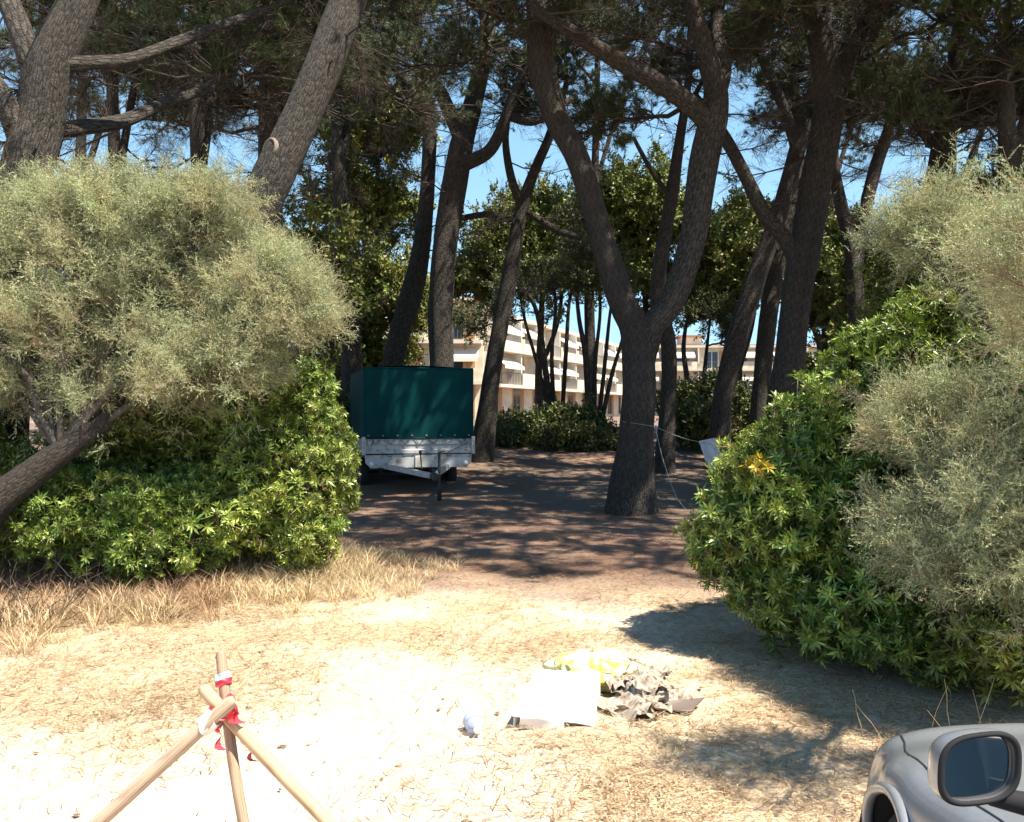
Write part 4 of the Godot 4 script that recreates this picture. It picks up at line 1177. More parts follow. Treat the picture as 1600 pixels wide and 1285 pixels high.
	cord.tube(limb_path(Vector3(-hw, 0.79, 0.02), Vector3(hw, 0.785, 0.02), 8, 0.003, 0.004), taper(9, 0.007, 0.007), 5)
	obj("lower_cord", cord.mesh(), M.rope, t)
	# chassis apron below, with cut corners and two round lamps
	var ap := MB.new()
	var ring := [Vector3(-hw + 0.02, 0.77, 0), Vector3(hw - 0.02, 0.77, 0), Vector3(hw - 0.03, 0.62, 0), Vector3(hw - 0.12, 0.53, 0), Vector3(-hw + 0.12, 0.53, 0), Vector3(-hw + 0.03, 0.62, 0)]
	for i in range(1, 5): ap.tri(ring[0], ring[i], ring[i + 1], Vector3(0, 0, 1))
	for i in 6:
		var a: Vector3 = ring[i]; var c: Vector3 = ring[(i + 1) % 6]
		ap.quad(a, c, c - Vector3(0, 0, 0.05), a - Vector3(0, 0, 0.05), ((a + c) * 0.5 - Vector3(0, 0.65, 0)).normalized())
	obj("apron", ap.mesh(), M.steel, t)
	for sx in [-1.0, 1.0]:
		var b := MB.new()
		b.lathe(Vector3(sx * (hw - 0.14), 0.60, 0.0), Vector3(0, 0, 1), [Vector2(0, 0.045), Vector2(0.02, 0.045), Vector2(0.032, 0.03), Vector2(0.036, 0.0)], 16)
		obj("marker_lamp", b.mesh(), M.reflector, t)
		var hk := MB.new()
		hk.tube(PackedVector3Array([Vector3(sx * 0.56 - 0.05, 0.78, 0.01), Vector3(sx * 0.56 - 0.04, 0.745, 0.03), Vector3(sx * 0.56 + 0.04, 0.745, 0.03), Vector3(sx * 0.56 + 0.05, 0.78, 0.01)]), taper(4, 0.007, 0.007), 5)
		obj("tie_hook", hk.mesh(), M.dark_steel, t)
	var plate := MB.new()
	plate.box(Vector3(0.10, 0.64, 0.014), Vector3(0.36, 0.22, 0.02), Basis.IDENTITY, 0.006)
	obj("centre_plate", plate.mesh(), M.dirty_white, t)
	# deck and drawbar
	var dk := MB.new()
	dk.box(Vector3(0, 0.74, -L * 0.5), Vector3(W - 0.05, 0.06, L - 0.12))
	for sx in [-0.55, 0.55]: dk.box(Vector3(sx, 0.64, -L * 0.5), Vector3(0.07, 0.13, L - 0.2))
	obj("chassis", dk.mesh(), M.dark_steel, t)
	for sx in [-1.0, 1.0]:
		var b := MB.new()
		var a := Vector3(sx * 0.62, 0.55, -0.2); var c := Vector3(sx * 0.03 + 0.06, 0.46, 1.25)
		b.box((a + c) * 0.5, Vector3(0.06, 0.10, a.distance_to(c)), Basis.looking_at(c - a), 0.006)
		obj("drawbar", b.mesh(), M.steel, t)
	var hitch := MB.new()
	hitch.box(Vector3(0.06, 0.47, 1.38), Vector3(0.09, 0.09, 0.34), Basis.IDENTITY, 0.015)
	hitch.lathe(Vector3(0.06, 0.40, 1.52), Vector3.UP, [Vector2(0, 0.05), Vector2(0.08, 0.055), Vector2(0.12, 0.03), Vector2(0.125, 0.0)], 14)
	hitch.box(Vector3(0.06, 0.56, 1.40), Vector3(0.035, 0.05, 0.22), Basis.IDENTITY, 0.008)
	obj("coupling", hitch.mesh(), M.dark_steel, t)
	var jw := MB.new()
	jw.rod(Vector3(0.20, 0.10, 1.10), Vector3(0.20, 0.86, 1.10), 0.026, 10)
	jw.rod(Vector3(0.20, 0.86, 1.10), Vector3(0.30, 0.88, 1.10), 0.010, 6)
	jw.rod(Vector3(0.08, 0.47, 1.10), Vector3(0.20, 0.47, 1.10), 0.035, 8)
	obj("jockey_post", jw.mesh(), M.dark_steel, t)
	var wl := MB.new()
	wl.lathe(Vector3(0.17, 0.10, 1.10), Vector3(1, 0, 0), [Vector2(0, 0.0), Vector2(0, 0.085), Vector2(0.012, 0.1), Vector2(0.05, 0.1), Vector2(0.062, 0.085), Vector2(0.062, 0.0)], 18)
	obj("jockey_wheel", wl.mesh(), M.rubber, t)
	var br := MB.new()
	br.rod(Vector3(-0.08, 0.55, 0.9), Vector3(-0.08, 0.84, 0.72), 0.013, 8)
	br.box(Vector3(-0.08, 0.85, 0.715), Vector3(0.05, 0.07, 0.05), Basis.IDENTITY, 0.01)
	obj("brake_lever", br.mesh(), M.dark_steel, t)
	for sx in [-1.0, 1.0]:
		for zz in [-1.7, -2.4]:
			var ty := MB.new()
			var o := Vector3(sx * (hw - 0.22) , 0.30, zz)
			ty.lathe(o, Vector3(sx, 0, 0), [Vector2(0, 0.17), Vector2(-0.01, 0.24), Vector2(0.02, 0.295), Vector2(0.15, 0.295), Vector2(0.18, 0.25), Vector2(0.17, 0.17)], 26)
			var wh := obj("wheel", ty.mesh(), M.rubber, t)
			var rm := MB.new()
			rm.lathe(o, Vector3(sx, 0, 0), [Vector2(0.02, 0.0), Vector2(0.10, 0.0), Vector2(0.12, 0.05), Vector2(0.10, 0.12), Vector2(0.16, 0.172)], 20)
			obj("rim", rm.mesh(), M.steel, wh)
		var ax := MB.new()
		ax.box(Vector3(sx * (hw - 0.14), 0.66, -2.05), Vector3(0.26, 0.02, 1.5), Basis.IDENTITY, 0.004)
		obj("mudguard", ax.mesh(), M.dark_steel, t)
	var axl := MB.new()
	for zz in [-1.7, -2.4]: axl.rod(Vector3(-hw + 0.2, 0.30, zz), Vector3(hw - 0.2, 0.30, zz), 0.035, 8)
	for sx in [-0.55, 0.55]: axl.box(Vector3(sx, 0.45, -2.05), Vector3(0.06, 0.34, 0.8))
	obj("axle", axl.mesh(), M.dark_steel, t)

# ---------------------------------------------------------------- pole tripod
func build_tripod() -> void:
	var k := P(350, 1108, 1.57)
	var base := Vector3(k.x, 0, k.z)
	var t := thing("pole_tripod", "three wooden poles lashed into a tripod with red and white tape", "tripod", base)
	var feet := [Vector3(-1.86, 0, -1.52), Vector3(0.72, 0, -1.36), Vector3(-0.2, 0, -1.2)]
	var off := [Vector3(0.0, 0.0, 0.032), Vector3(0, 0, 0.004), Vector3(-0.004, 0.01, -0.024)]
	var up := [0.034, 0.05, 0.078]
	var rad := [0.0122, 0.0115, 0.0096]
	var tone := [Color(1.15, 1.1, 1.05), Color(1.0, 0.95, 0.85), Color(0.72, 0.66, 0.64)]
	for i in 3:
		var c: Vector3 = k + off[i]
		var fo: Vector3 = feet[i]
		fo.y = gh(fo.x, fo.z) - 0.02
		var d := (c - fo).normalized()
		var e: Vector3 = c + d * up[i]
		var b := MB.new(); b.col = tone[i]
		var pts := PackedVector3Array(); var rr := PackedFloat32Array()
		var n := 22
		for q in n + 1:
			pts.append(fo.lerp(e, float(q) / n) + Vector3(0.003 * sin(q * 0.8 + i), 0, 0.002 * cos(q * 0.6)))
			rr.append(rad[i])
		pts.append(e + d * 0.004); rr.append(rad[i] * 0.72)
		b.tube(pts, rr, 16, 0.1, true, 0.012, i * 2.0)
		var o := obj("pole", b.mesh(), M.wood, t)
		o.position = -base
		meta(o, ["thick pale pole leaning to the left", "honey-coloured pole leaning to the right", "thin grey pole with a drilled end"][i])
	var drill := MB.new()
	var tip: Vector3 = k + off[2] + (k + off[2] - feet[2]).normalized() * 0.066
	drill.lathe(tip + Vector3(0, 0, 0.0095), Vector3(0, 0, 1), [Vector2(0, 0.0035), Vector2(0.0012, 0.0035), Vector2(0.0013, 0.0)], 10)
	obj("drilled_hole", drill.mesh(), M.plastic, t).position = -base
	# tape: turns round the crossing, a knot and two tails
	var wrap := func(c: Vector3, ax: Vector3, r: float, w: float, seed_: float) -> MB:
		var b := MB.new(); var p := []
		var x := ax.cross(Vector3(0.2, 0.1, 1)).normalized(); var y := ax.cross(x)
		for j in 5:
			for i in 25:
				var an := TAU * i / 24.0
				var q := r * (1.0 + 0.10 * sin(an * 3.0 + seed_ + j) + 0.05 * sin(an * 7.0 + j * 2.0))
				p.append(c + (x * cos(an) + y * sin(an)) * q + ax * w * (j / 4.0 - 0.5 + 0.12 * sin(an * 2.0 + seed_)))
		b.grid(p, 25)
		return b
	var dir0: Vector3 = (k - feet[0]).normalized(); var dir1: Vector3 = (k - feet[1]).normalized(); var dir2: Vector3 = (k - feet[2]).normalized()
	var tapes := [
		[wrap.call(k + Vector3(-0.016, -0.012, 0.03), dir0, 0.0165, 0.03, 0.0), M.tape_white], [wrap.call(k + Vector3(0.004, 0.0, 0.016), (dir0 + dir1).normalized(), 0.024, 0.014, 1.0), M.tape_red],
		[wrap.call(k + off[2] + dir2 * 0.040, dir2, 0.0135, 0.012, 2.0), M.tape_white], [wrap.call(k + off[2] + dir2 * 0.029, dir2, 0.0138, 0.011, 3.0), M.tape_red],
		[wrap.call(k + Vector3(0.0, -0.004, 0.0), (dir1 - dir0 * 0.4).normalized(), 0.027, 0.012, 4.0), M.tape_red],
	]
	for q in tapes: obj("tape", (q[0] as MB).mesh(), q[1], t).position = -base
	var tail := func(a: Vector3, b_: Vector3, w: float, seed_: float) -> MB:
		var b := MB.new(); var p := []
		for j in 12:
			var r := j / 11.0
			var c := a.lerp(b_, r) + Vector3(0.006 * sin(r * 6.0 + seed_), 0, 0.008 * sin(r * 9.0 + seed_))
			var s := Vector3(cos(r * 2.5 + seed_), 0.1, sin(r * 2.5 + seed_)) * w * 0.5
			for i in 4: p.append(c - s + s * 2.0 * i / 3.0 + Vector3(0, 0, 0.003 * sin(i * 2.0 + r * 5.0)))
		b.grid(p, 4)
		return b
	for q in [[Vector3(-0.006, -0.02, 0.03), Vector3(0.008, -0.062, 0.028), 0.014, 0.2, M.tape_red], [Vector3(0.03, -0.02, 0.0), Vector3(0.046, -0.07, 0.0), 0.012, 0.8, M.tape_white], [Vector3(0.044, -0.066, 0.0), Vector3(0.056, -0.092, 0.004), 0.008, 0.8, M.tape_red], [Vector3(0.018, 0.012, 0.022), Vector3(0.036, -0.016, 0.026), 0.024, 0.1, M.tape_red]]:
		obj("tape_tail", (tail.call(k + q[0], k + q[1], q[2], q[3]) as MB).mesh(), q[4], t).position = -base

# ---------------------------------------------------------------- rubbish on the path
func patch(a: Vector3, b: Vector3, c: Vector3, d: Vector3, thick: float, amp: float, seed_: float, n := 10) -> MB:
	# a warped sheet with thickness between four corners (a-b front edge, d-c back edge)
	var m := MB.new()
	var nn := (b - a).cross(d - a).normalized()
	if nn.y < 0.0: nn = -nn
	var top := []; var low := []
	for j in n + 1:
		for i in n + 1:
			var s := float(i) / n; var r := float(j) / n
			var p := a.lerp(b, s).lerp(d.lerp(c, s), r)
			p += nn * amp * (noise.get_noise_2d(s * 42.0 + seed_ * 77.0, r * 42.0 + seed_ * 31.0) * 2.0 + 0.35 * noise.get_noise_2d(s * 150.0 + seed_ * 17.0, r * 150.0))
			top.append(p); low.append(p - nn * thick)
	m.grid(top, n + 1)
	m.grid(low, n + 1)
	var w := n + 1
	for i in n:
		m.quad(top[i], top[i + 1], low[i + 1], low[i])
		m.quad(top[n * w + i], top[n * w + i + 1], low[n * w + i + 1], low[n * w + i])
		m.quad(top[i * w], top[(i + 1) * w], low[(i + 1) * w], low[i * w])
		m.quad(top[i * w + n], top[(i + 1) * w + n], low[(i + 1) * w + n], low[i * w + n])
	return m
func at_h(px: float, py: float, h: float) -> Vector3:     # the point of height h above the clearing seen at a pixel
	var d := (EYE - h) * F / (py - 642.5)
	return P(px, py, d)
func build_rubbish() -> void:
	# white carton, upside down with one flap hanging
	var fl := at_h(799, 1119, 0.075); var fr := at_h(930, 1134, 0.02); var br := at_h(938, 1050, 0.19); var bl := at_h(838, 1047, 0.20)
	var base := on((fl.x + br.x) * 0.5, (fl.z + br.z) * 0.5)
	var t := thing("white_carton", "crushed white carton lying open side down on the sand", "box", base)
	obj("top_panel", patch(fl, fr, br, bl, 0.006, 0.006, 1.0, 14).mesh(), M.card_white, t).position = -base
	var gl := Vector3(bl.x, gh(bl.x, bl.z), bl.z); var gr := Vector3(br.x, gh(br.x, br.z), br.z)
	obj("back_panel", patch(gl, gr, br - Vector3(0, 0.008, 0), bl - Vector3(0, 0.008, 0), 0.005, 0.003, 2.0).mesh(), M.card_white, t).position = -base
	var g0 := Vector3(fl.x + 0.012, gh(fl.x, fl.z) + 0.001, fl.z - 0.03)
	obj("side_panel", patch(g0, gl + Vector3(0.01, 0, 0), bl + Vector3(0.008, -0.012, 0), fl + Vector3(0.012, -0.012, -0.01), 0.005, 0.003, 3.0).mesh(), M.card_white, t).position = -base
	var g1 := Vector3(fr.x - 0.012, gh(fr.x, fr.z), fr.z - 0.05)
	obj("side_panel", patch(g1, gr - Vector3(0.01, 0, 0), br - Vector3(0.008, 0.012, 0), fr + Vector3(-0.012, -0.008, -0.05), 0.005, 0.003, 4.0).mesh(), M.card_white, t).position = -base
	var f0 := at_h(813, 1121, 0.078); var f1 := at_h(881, 1122, 0.066)
	var f2 := at_h(881, 1138, 0.008); var f3 := at_h(810, 1135, 0.008)
	for q in 1:
		f0.z += 0.012; f1.z += 0.012; f2.z += 0.03; f3.z += 0.03
	obj("front_flap", patch(f3, f2, f1, f0, 0.004, 0.002, 5.0).mesh(), M.card_white, t).position = -base
	# thin yellow bag behind it
	var yc := at_h(925, 1048, 0.10)
	yc = Vector3(yc.x, gh(yc.x, yc.z) + 0.10, yc.z - 0.02)
	var yb := thing("yellow_bag", "crumpled thin yellow and white plastic bag behind the white carton", "bag", on(yc.x, yc.z))
	var b := MB.new(); var p := []
	for j in 25:
		for i in 41:
			var th := PI * j / 24.0; var ph := TAU * (i % 40) / 40.0
			var d := Vector3(sin(th) * cos(ph), cos(th), sin(th) * sin(ph))
			var cr := 1.0 + 0.5 * noise.get_noise_3d(d.x * 60.0, d.y * 60.0, d.z * 60.0) + 0.16 * absf(noise.get_noise_3d(d.x * 190.0, d.y * 190.0, d.z * 190.0))
			var q := yc + d * Vector3(0.25, 0.115, 0.20) * cr
			q.y = maxf(q.y, gh(q.x, q.z) + 0.002)
			p.append(q)
	b.grid(p, 41, true)
	var yo := obj("bag_film", b.mesh(), M.bag, yb); yo.position = -yb.position
	for k in 3:
		var a := yc + Vector3([-0.26, -0.1, 0.24][k], -0.06, [0.05, 0.2, 0.12][k])
		var ear := obj("bag_handle", patch(a, a + Vector3(0.09, 0.01, 0.02), a + Vector3(0.11, 0.06, -0.05), a + Vector3(-0.03, 0.04, -0.06), 0.002, 0.03, 9.0 + k, 8).mesh(), M.bag, yb)
		ear.position = -yb.position
	# heap of a torn carton
	var hc := at_h(1015, 1085, 0.06)
	var heap := thing("torn_carton", "heap of torn dirty cardboard beside the white carton", "cardboard", on(hc.x, hc.z))
	var parts := [
		[950, 1090, 0.05, 1010, 1122, 0.02, 0.12, 0.05], [965, 1062, 0.10, 1030, 1078, 0.11, 0.10, 0.06], [985, 1085, 0.08, 1035, 1062, 0.14, 0.09, 0.05], [985, 1030, 0.10, 1040, 1055, 0.16, 0.045, 0.03],
		[1010, 1105, 0.03, 1040, 1070, 0.11, 0.07, 0.03], [1030, 1100, 0.03, 1075, 1085, 0.06, 0.10, 0.04], [1000, 1075, 0.12, 1035, 1048, 0.15, 0.06, 0.05], [970, 1105, 0.03, 1025, 1125, 0.01, 0.07, 0.03],
		[955, 1075, 0.08, 1000, 1060, 0.12, 0.08, 0.05], [1020, 1060, 0.12, 1060, 1095, 0.03, 0.06, 0.04], [990, 1100, 0.05, 1050, 1110, 0.02, 0.06, 0.05], [1040, 1085, 0.05, 1085, 1095, 0.02, 0.07, 0.03],
		[960, 1085, 0.06, 990, 1045, 0.13, 0.06, 0.05], [1005, 1095, 0.06, 1045, 1092, 0.07, 0.05, 0.05],
	]
	for q in parts:
		var a := at_h(q[0], q[1], q[2]); var c := at_h(q[3], q[4], q[5])
		var s: Vector3 = (c - a).cross(Vector3(0.2, 1, 0.3).rotated(Vector3.RIGHT, rng.randf_range(-0.8, 0.8))).normalized() * q[6]
		var w := [a - s * rng.randf_range(0.5, 1.1), a + s * rng.randf_range(0.5, 1.1), c + s * rng.randf_range(0.4, 1.1), c - s * rng.randf_range(0.4, 1.1)]
		for i in 4: w[i].y = maxf(w[i].y, 0.012 + rng.randf() * 0.02)
		obj("scrap", patch(w[0], w[1], w[2], w[3], 0.003, q[7] * 1.0, rng.randf() * 30.0, 9).mesh(), M.torn, heap).position = -heap.position
	var d0 := at_h(1037, 1108, 0.02); var d1 := at_h(1078, 1114, 0.015); var d2 := at_h(1100, 1090, 0.05); var d3 := at_h(1040, 1096, 0.05)
	var db := on((d0.x + d2.x) * 0.5, (d0.z + d2.z) * 0.5)
	var dp := thing("dark_board", "small dark brown board at the right end of the torn cardboard", "board", db)
	obj("panel", patch(d0, d1, d2, d3, 0.012, 0.004, 40.0, 6).mesh(), M.dark_tray, dp).position = -db
	# crushed bottle
	var a := at_h(735, 1125, 0.048); var e := at_h(756, 1154, 0.044)
	var ax := (e - a).normalized()
	var bb := on((a.x + e.x) * 0.5, (a.z + e.z) * 0.5)
	var bt := thing("plastic_bottle", "short crushed clear plastic bottle lying left of the white carton", "bottle", bb)
	var lb := MB.new()
	var prof := [Vector2(0.0, 0.0), Vector2(0.002, 0.024), Vector2(0.008, 0.030), Vector2(0.022, 0.031), Vector2(0.026, 0.0275), Vector2(0.032, 0.0275), Vector2(0.036, 0.031), Vector2(0.05, 0.031), Vector2(0.054, 0.027), Vector2(0.06, 0.027), Vector2(0.064, 0.031), Vector2(0.085, 0.031), Vector2(0.10, 0.026), Vector2(0.115, 0.015), Vector2(0.122, 0.0135), Vector2(0.128, 0.0135)]
	for i in prof.size(): prof[i] *= Vector2(1.1, 1.5)
	lb.lathe(a, ax, prof, 24)
	for i in lb.v.size():
		lb.v[i] += Vector3(0.004, 0.004, 0.004) * noise.get_noise_3d(lb.v[i].x * 1500.0, lb.v[i].y * 1500.0, lb.v[i].z * 1500.0)
	obj("shell", lb.mesh(), M.pet, bt).position = -bb
	var rim := MB.new()
	rim.lathe(a + ax * 0.141, ax, [Vector2(0, 0.0), Vector2(0, 0.022), Vector2(0.016, 0.022), Vector2(0.017, 0.0)], 18)
	obj("cap", rim.mesh(), M.tape_white, bt).position = -bb
	var lab := MB.new()
	lab.lathe(a, ax, [Vector2(0.0405, 0.0472), Vector2(0.0545, 0.0472)], 24)
	obj("label_band", lab.mesh(), M.sheet_grey, bt).position = -bb

# ---------------------------------------------------------------- line and plastic sheet
func build_line() -> void:
	var tr := P(973, 659, 14.45); var k := P(1025, 667, 14.3); var e := P(1093, 691, 13.6)
	var t := thing("washing_line", "thin pale line tied round the central pine's trunk, one end hanging down", "rope", Vector3(k.x, gh(k.x, k.z), k.z))
	var b := MB.new()
	var far := P(1200, 715, 12.0)
	var pts := PackedVector3Array()
	for i in 9: pts.append(tr.lerp(k, i / 8.0) + Vector3(0, 0, 0.10 * sin(PI * i / 8.0)))
	for i in range(1, 8): pts.append(k.lerp(e, i / 7.0) - Vector3(0, 0.03, 0) * sin(PI * i / 7.0))
	for i in range(1, 6): pts.append(e.lerp(far, i / 5.0))
	b.tube(pts, taper(pts.size(), 0.004, 0.004), 5)
	obj("taut_cord", b.mesh(), M.cord, t).position = -t.position
	var h := MB.new()
	h.tube(PackedVector3Array([k, P(1027, 682, 14.2), P(1035, 715, 13.9), P(1046, 750, 13.5), P(1058, 780, 13.1), P(1074, 799, 12.6), P(1100, 812, 12.2)]), taper(7, 0.0045, 0.004), 5)
	obj("hanging_cord", h.mesh(), M.cord, t).position = -t.position
	var kn := MB.new()
	kn.lathe(k - Vector3(0.03, 0, 0), Vector3(1, 0, 0), [Vector2(0, 0.0), Vector2(0.01, 0.018), Vector2(0.03, 0.024), Vector2(0.05, 0.018), Vector2(0.06, 0.0)], 10)
	obj("knot", kn.mesh(), M.cord, t).position = -t.position
	var a := P(1092, 690, 13.6); var c := P(1117, 685, 13.4); var d := P(1136, 735, 13.3); var f := P(1110, 738, 13.5)
	var s := thing("plastic_sheet", "pale grey-blue plastic sheet hanging from the line beside the right shrub", "sheet", on((a.x + d.x) * 0.5, (a.z + d.z) * 0.5))
	obj("sheet_body", patch(f, d, c, a, 0.006, 0.02, 60.0, 12).mesh(), M.sheet_grey, s).position = -s.position
	obj("folded_hem", patch(a + Vector3(0, -0.03, 0.012), c + Vector3(0, -0.03, 0.012), c + Vector3(0, 0.006, 0.012), a + Vector3(0, 0.006, 0.012), 0.004, 0.008, 61.0, 6).mesh(), M.sheet_grey, s).position = -s.position

# ---------------------------------------------------------------- car (its front left corner and mirror are in view)
func curve(tab: Array, z: float) -> float:
	for i in tab.size() - 1:
		if z <= tab[i + 1][0]:
			var t: float = clampf((z - tab[i][0]) / (tab[i + 1][0] - tab[i][0]), 0.0, 1.0)
			return lerpf(tab[i][1], tab[i + 1][1], t * t * (3.0 - 2.0 * t))
	return tab[-1][1]
func car_skin(z: float, v: float) -> Vector2:     # half profile: v 0 sill .. 0.6 shoulder .. 1 centre line
	var w := curve([[-0.80, 0.50], [-0.72, 0.62], [-0.5, 0.73], [-0.15, 0.825], [0.1, 0.84], [0.55, 0.82], [1.4, 0.83], [2.4, 0.835], [2.9, 0.78], [3.1, 0.70]], z)
	var belt := curve([[-0.80, 0.47], [-0.7, 0.55], [-0.45, 0.635], [0.0, 0.708], [0.5, 0.765], [0.9, 0.86], [3.1, 0.93]], z)
	var prof := [Vector2(0.90, 0.20), Vector2(0.965, 0.28), Vector2(0.995, 0.42), Vector2(1.0, 0.55), Vector2(0.995, 0.63), Vector2(0.975, belt - 0.11), Vector2(0.935, belt - 0.035), Vector2(0.86, belt + 0.008), Vector2(0.68, belt + 0.04), Vector2(0.35, belt + 0.06), Vector2(0.0, belt + 0.066)]
	var up := [0.0, 0.12, 0.30, 0.50, 0.66, 0.83, 1.0]
	for i in 7: prof[i].y = lerpf(0.2, belt - 0.03, up[i])
	var f := v * 10.0
	var i := clampi(int(f), 0, 9)
	var a: Vector2 = prof[maxi(i - 1, 0)]; var b: Vector2 = prof[i]; var c: Vector2 = prof[i + 1]; var d: Vector2 = prof[mini(i + 2, 10)]
	var q := b.cubic_interpolate(c, a, d, f - i)
	return Vector2(q.x * w, q.y)
func build_car() -> void:
	var t := thing("silver_car", "silver car at the lower right corner showing its wing and door mirror", "car", Vector3(1.855, 0.0, -2.36), deg_to_rad(-5.0))
	for sd in [-1.0, 1.0]:
		var b := MB.new()
		var nz := 260; var nv := 60
		var id := {}
		for j in nz + 1:
			for i in nv + 1:
				var z := lerpf(-0.80, 3.1, float(j) / nz)
				var v := 0.6 * i / nv
				var q := car_skin(z, v)
				var y := q.y
				var e := 0.01
				var q1 := car_skin(z, minf(v + e, 1.0)); var q0 := car_skin(z, maxf(v - e, 0.0))
				var zz := car_skin(z + 0.02, v) - car_skin(z - 0.02, v)
				var tv := Vector3(q1.x - q0.x, q1.y - q0.y, 0); var tz := Vector3(zz.x, zz.y, 0.04)
				var nn := tv.cross(tz).normalized()
				if nn.x < 0.0: nn = -nn
				id[j * 100 + i] = b.vert(Vector3(q.x * sd, y, z), Vector3(nn.x * sd, nn.y, nn.z), Vector2(z, y))
		for j in nz:
			for i in nv:
				var a: int = id[j * 100 + i]; var c: int = id[j * 100 + i + 1]; var d: int = id[j * 100 + 100 + i]; var f: int = id[j * 100 + 101 + i]
				var m := (b.v[a] + b.v[c] + b.v[d] + b.v[f]) * 0.25
				if Vector2(m.z, m.y - 0.30).length() < 0.332 or Vector2(m.z - 2.35, m.y - 0.30).length() < 0.332: continue
				b.face(a, c, d); b.face(c, f, d)
		obj("side_body", b.mesh(), M.paint, t)
		for wz in [0.0, 2.35]:
			var lip := MB.new(); var pp := PackedVector3Array()
			var well := MB.new(); var wp := []
			for k in 33:
				var an := PI * (k / 32.0) * 1.12 - 0.06 * PI
				var z: float = wz + cos(an) * 0.338; var y := 0.30 + sin(an) * 0.338
				var lo := 0.0; var hi := 0.6
				for s in 16:
					if car_skin(z, (lo + hi) * 0.5).y < y: lo = (lo + hi) * 0.5
					else: hi = (lo + hi) * 0.5
				var v := lo
				pp.append(Vector3((car_skin(z, v).x + 0.004) * sd, y, z))
			lip.tube(pp, taper(33, 0.017, 0.017), 12)
			obj("wheel_arch", lip.mesh(), M.paint, t)
			for k in 25:
				var an := PI * k / 24.0
				for x in [0.81, 0.56]: wp.append(Vector3(x * sd, 0.30 + 0.34 * sin(an), wz + 0.34 * cos(an)))
			well.grid(wp, 2)
			well.box(Vector3(0.55 * sd, 0.42, wz), Vector3(0.02, 0.44, 0.68))
			obj("wheel_well", well.mesh(), M.plastic, t)
			var ty := MB.new()
			ty.lathe(Vector3(0.60 * sd, 0.29, wz), Vector3(sd, 0, 0), [Vector2(0, 0.19), Vector2(0.0, 0.25), Vector2(0.03, 0.29), Vector2(0.15, 0.29), Vector2(0.185, 0.25), Vector2(0.18, 0.19)], 36)
			var wh := obj("wheel", ty.mesh(), M.rubber, t)
			var rm := MB.new()
			rm.lathe(Vector3(0.60 * sd, 0.29, wz), Vector3(sd, 0, 0), [Vector2(0.13, 0.0), Vector2(0.16, 0.05), Vector2(0.14, 0.15), Vector2(0.175, 0.192)], 30)
			obj("rim", rm.mesh(), M.steel, wh)
	var hood := MB.new(); var hp := []
	for j in 41:
		for i in 41:
			var z := lerpf(-0.80, 0.80, j / 40.0)
			var s := i / 20.0 - 1.0
			var q := car_skin(z, 1.0 - 0.4 * absf(s))
			hp.append(Vector3(q.x * signf(s), q.y, z))
	hood.grid(hp, 41)
	obj("bonnet", hood.mesh(), M.paint, t)
	var cap := MB.new(); var cp := []
	for j in 9:
		for i in 21:
			var s := i / 10.0 - 1.0
			var y := lerpf(0.20, 0.525, j / 8.0)
			cp.append(Vector3(0.49 * s, y, -0.80 - 0.05 * sin(PI * j / 8.0) * (1.0 - s * s * 0.6)))
	cap.grid(cp, 21)
	obj("bumper", cap.mesh(), M.paint, t)
	for sd in [-1.0, 1.0]:
		var hl := MB.new()
		hl.lathe(Vector3(sd * 0.46, 0.40, -0.73), Vector3(sd * 0.25, 0.0, -0.97).normalized(), [Vector2(0, 0.06), Vector2(0.05, 0.055), Vector2(0.07, 0.03), Vector2(0.075, 0.0)], 20)
		obj("headlight", hl.mesh(), M.lens, t)
	var tail := MB.new()
	tail.box(Vector3(0, 0.57, 3.1), Vector3(1.40, 0.72, 0.04), Basis.IDENTITY, 0.01)
	obj("tailgate", tail.mesh(), M.paint, t)
	var under := MB.new()
	under.box(Vector3(0, 0.24, 1.2), Vector3(1.05, 0.06, 3.7))
	under.box(Vector3(0, 0.50, 0.80), Vector3(1.05, 0.5, 0.04))
	obj("floor_pan", under.mesh(), M.plastic, t)
	# seam between wing and door
	var seam := MB.new()
	for sd in [-1.0, 1.0]:
		for zz in [0.62, 1.75]:
			var sp := PackedVector3Array()
			for k in 14:
				var q := car_skin(zz, 0.04 + 0.52 * k / 13.0)
				sp.append(Vector3((q.x + 0.0005) * sd, q.y, zz - 0.10 * (1.0 - k / 13.0) + 0.06))
			seam.tube(sp, taper(14, 0.003, 0.003), 5)
	obj("door_seam", seam.mesh(), M.plastic, t)
	var gap := MB.new()
	for sd in [-1.0, 1.0]:
		var sp := PackedVector3Array()
		for k in 20:
			var z := lerpf(-0.62, 0.78, k / 19.0)
			var q := car_skin(z, 0.70)
			sp.append(Vector3(q.x * sd, q.y + 0.0008, z))
		gap.tube(sp, taper(20, 0.0028, 0.0028), 5)
	obj("bonnet_gap", gap.mesh(), M.plastic, t)
	# cabin: pillars, roof, glass and seats
	var A := Vector3(0.74, 0.92, 0.82); var B := Vector3(0.58, 1.40, 1.42); var C := Vector3(0.58, 1.42, 2.55); var D := Vector3(0.72, 0.93, 3.02); var E := Vector3(0.60, 1.43, 1.95); var G := Vector3(0.775, 0.92, 1.98)
	var m := Vector3(-1, 1, 1)
	var pil := MB.new()
	for f in [Vector3.ONE, m]:
		for q in [[A, B], [B, E], [E, C], [C, D], [E, G]]: pil.rod(q[0] * f, q[1] * f, 0.03, 8)
	obj("pillars", pil.mesh(), M.paint, t)
	var roof := MB.new(); var rp := []
	for j in 9:
		for i in 13:
			var s := i / 6.0 - 1.0; var r := j / 8.0
			rp.append(Vector3(0.59 * s, 1.42 + 0.05 * (1.0 - s * s) + 0.03 * sin(PI * r), lerpf(1.40, 2.58, r)))
	roof.grid(rp, 13)
	obj("roof", roof.mesh(), M.paint, t)
	var ws := MB.new()
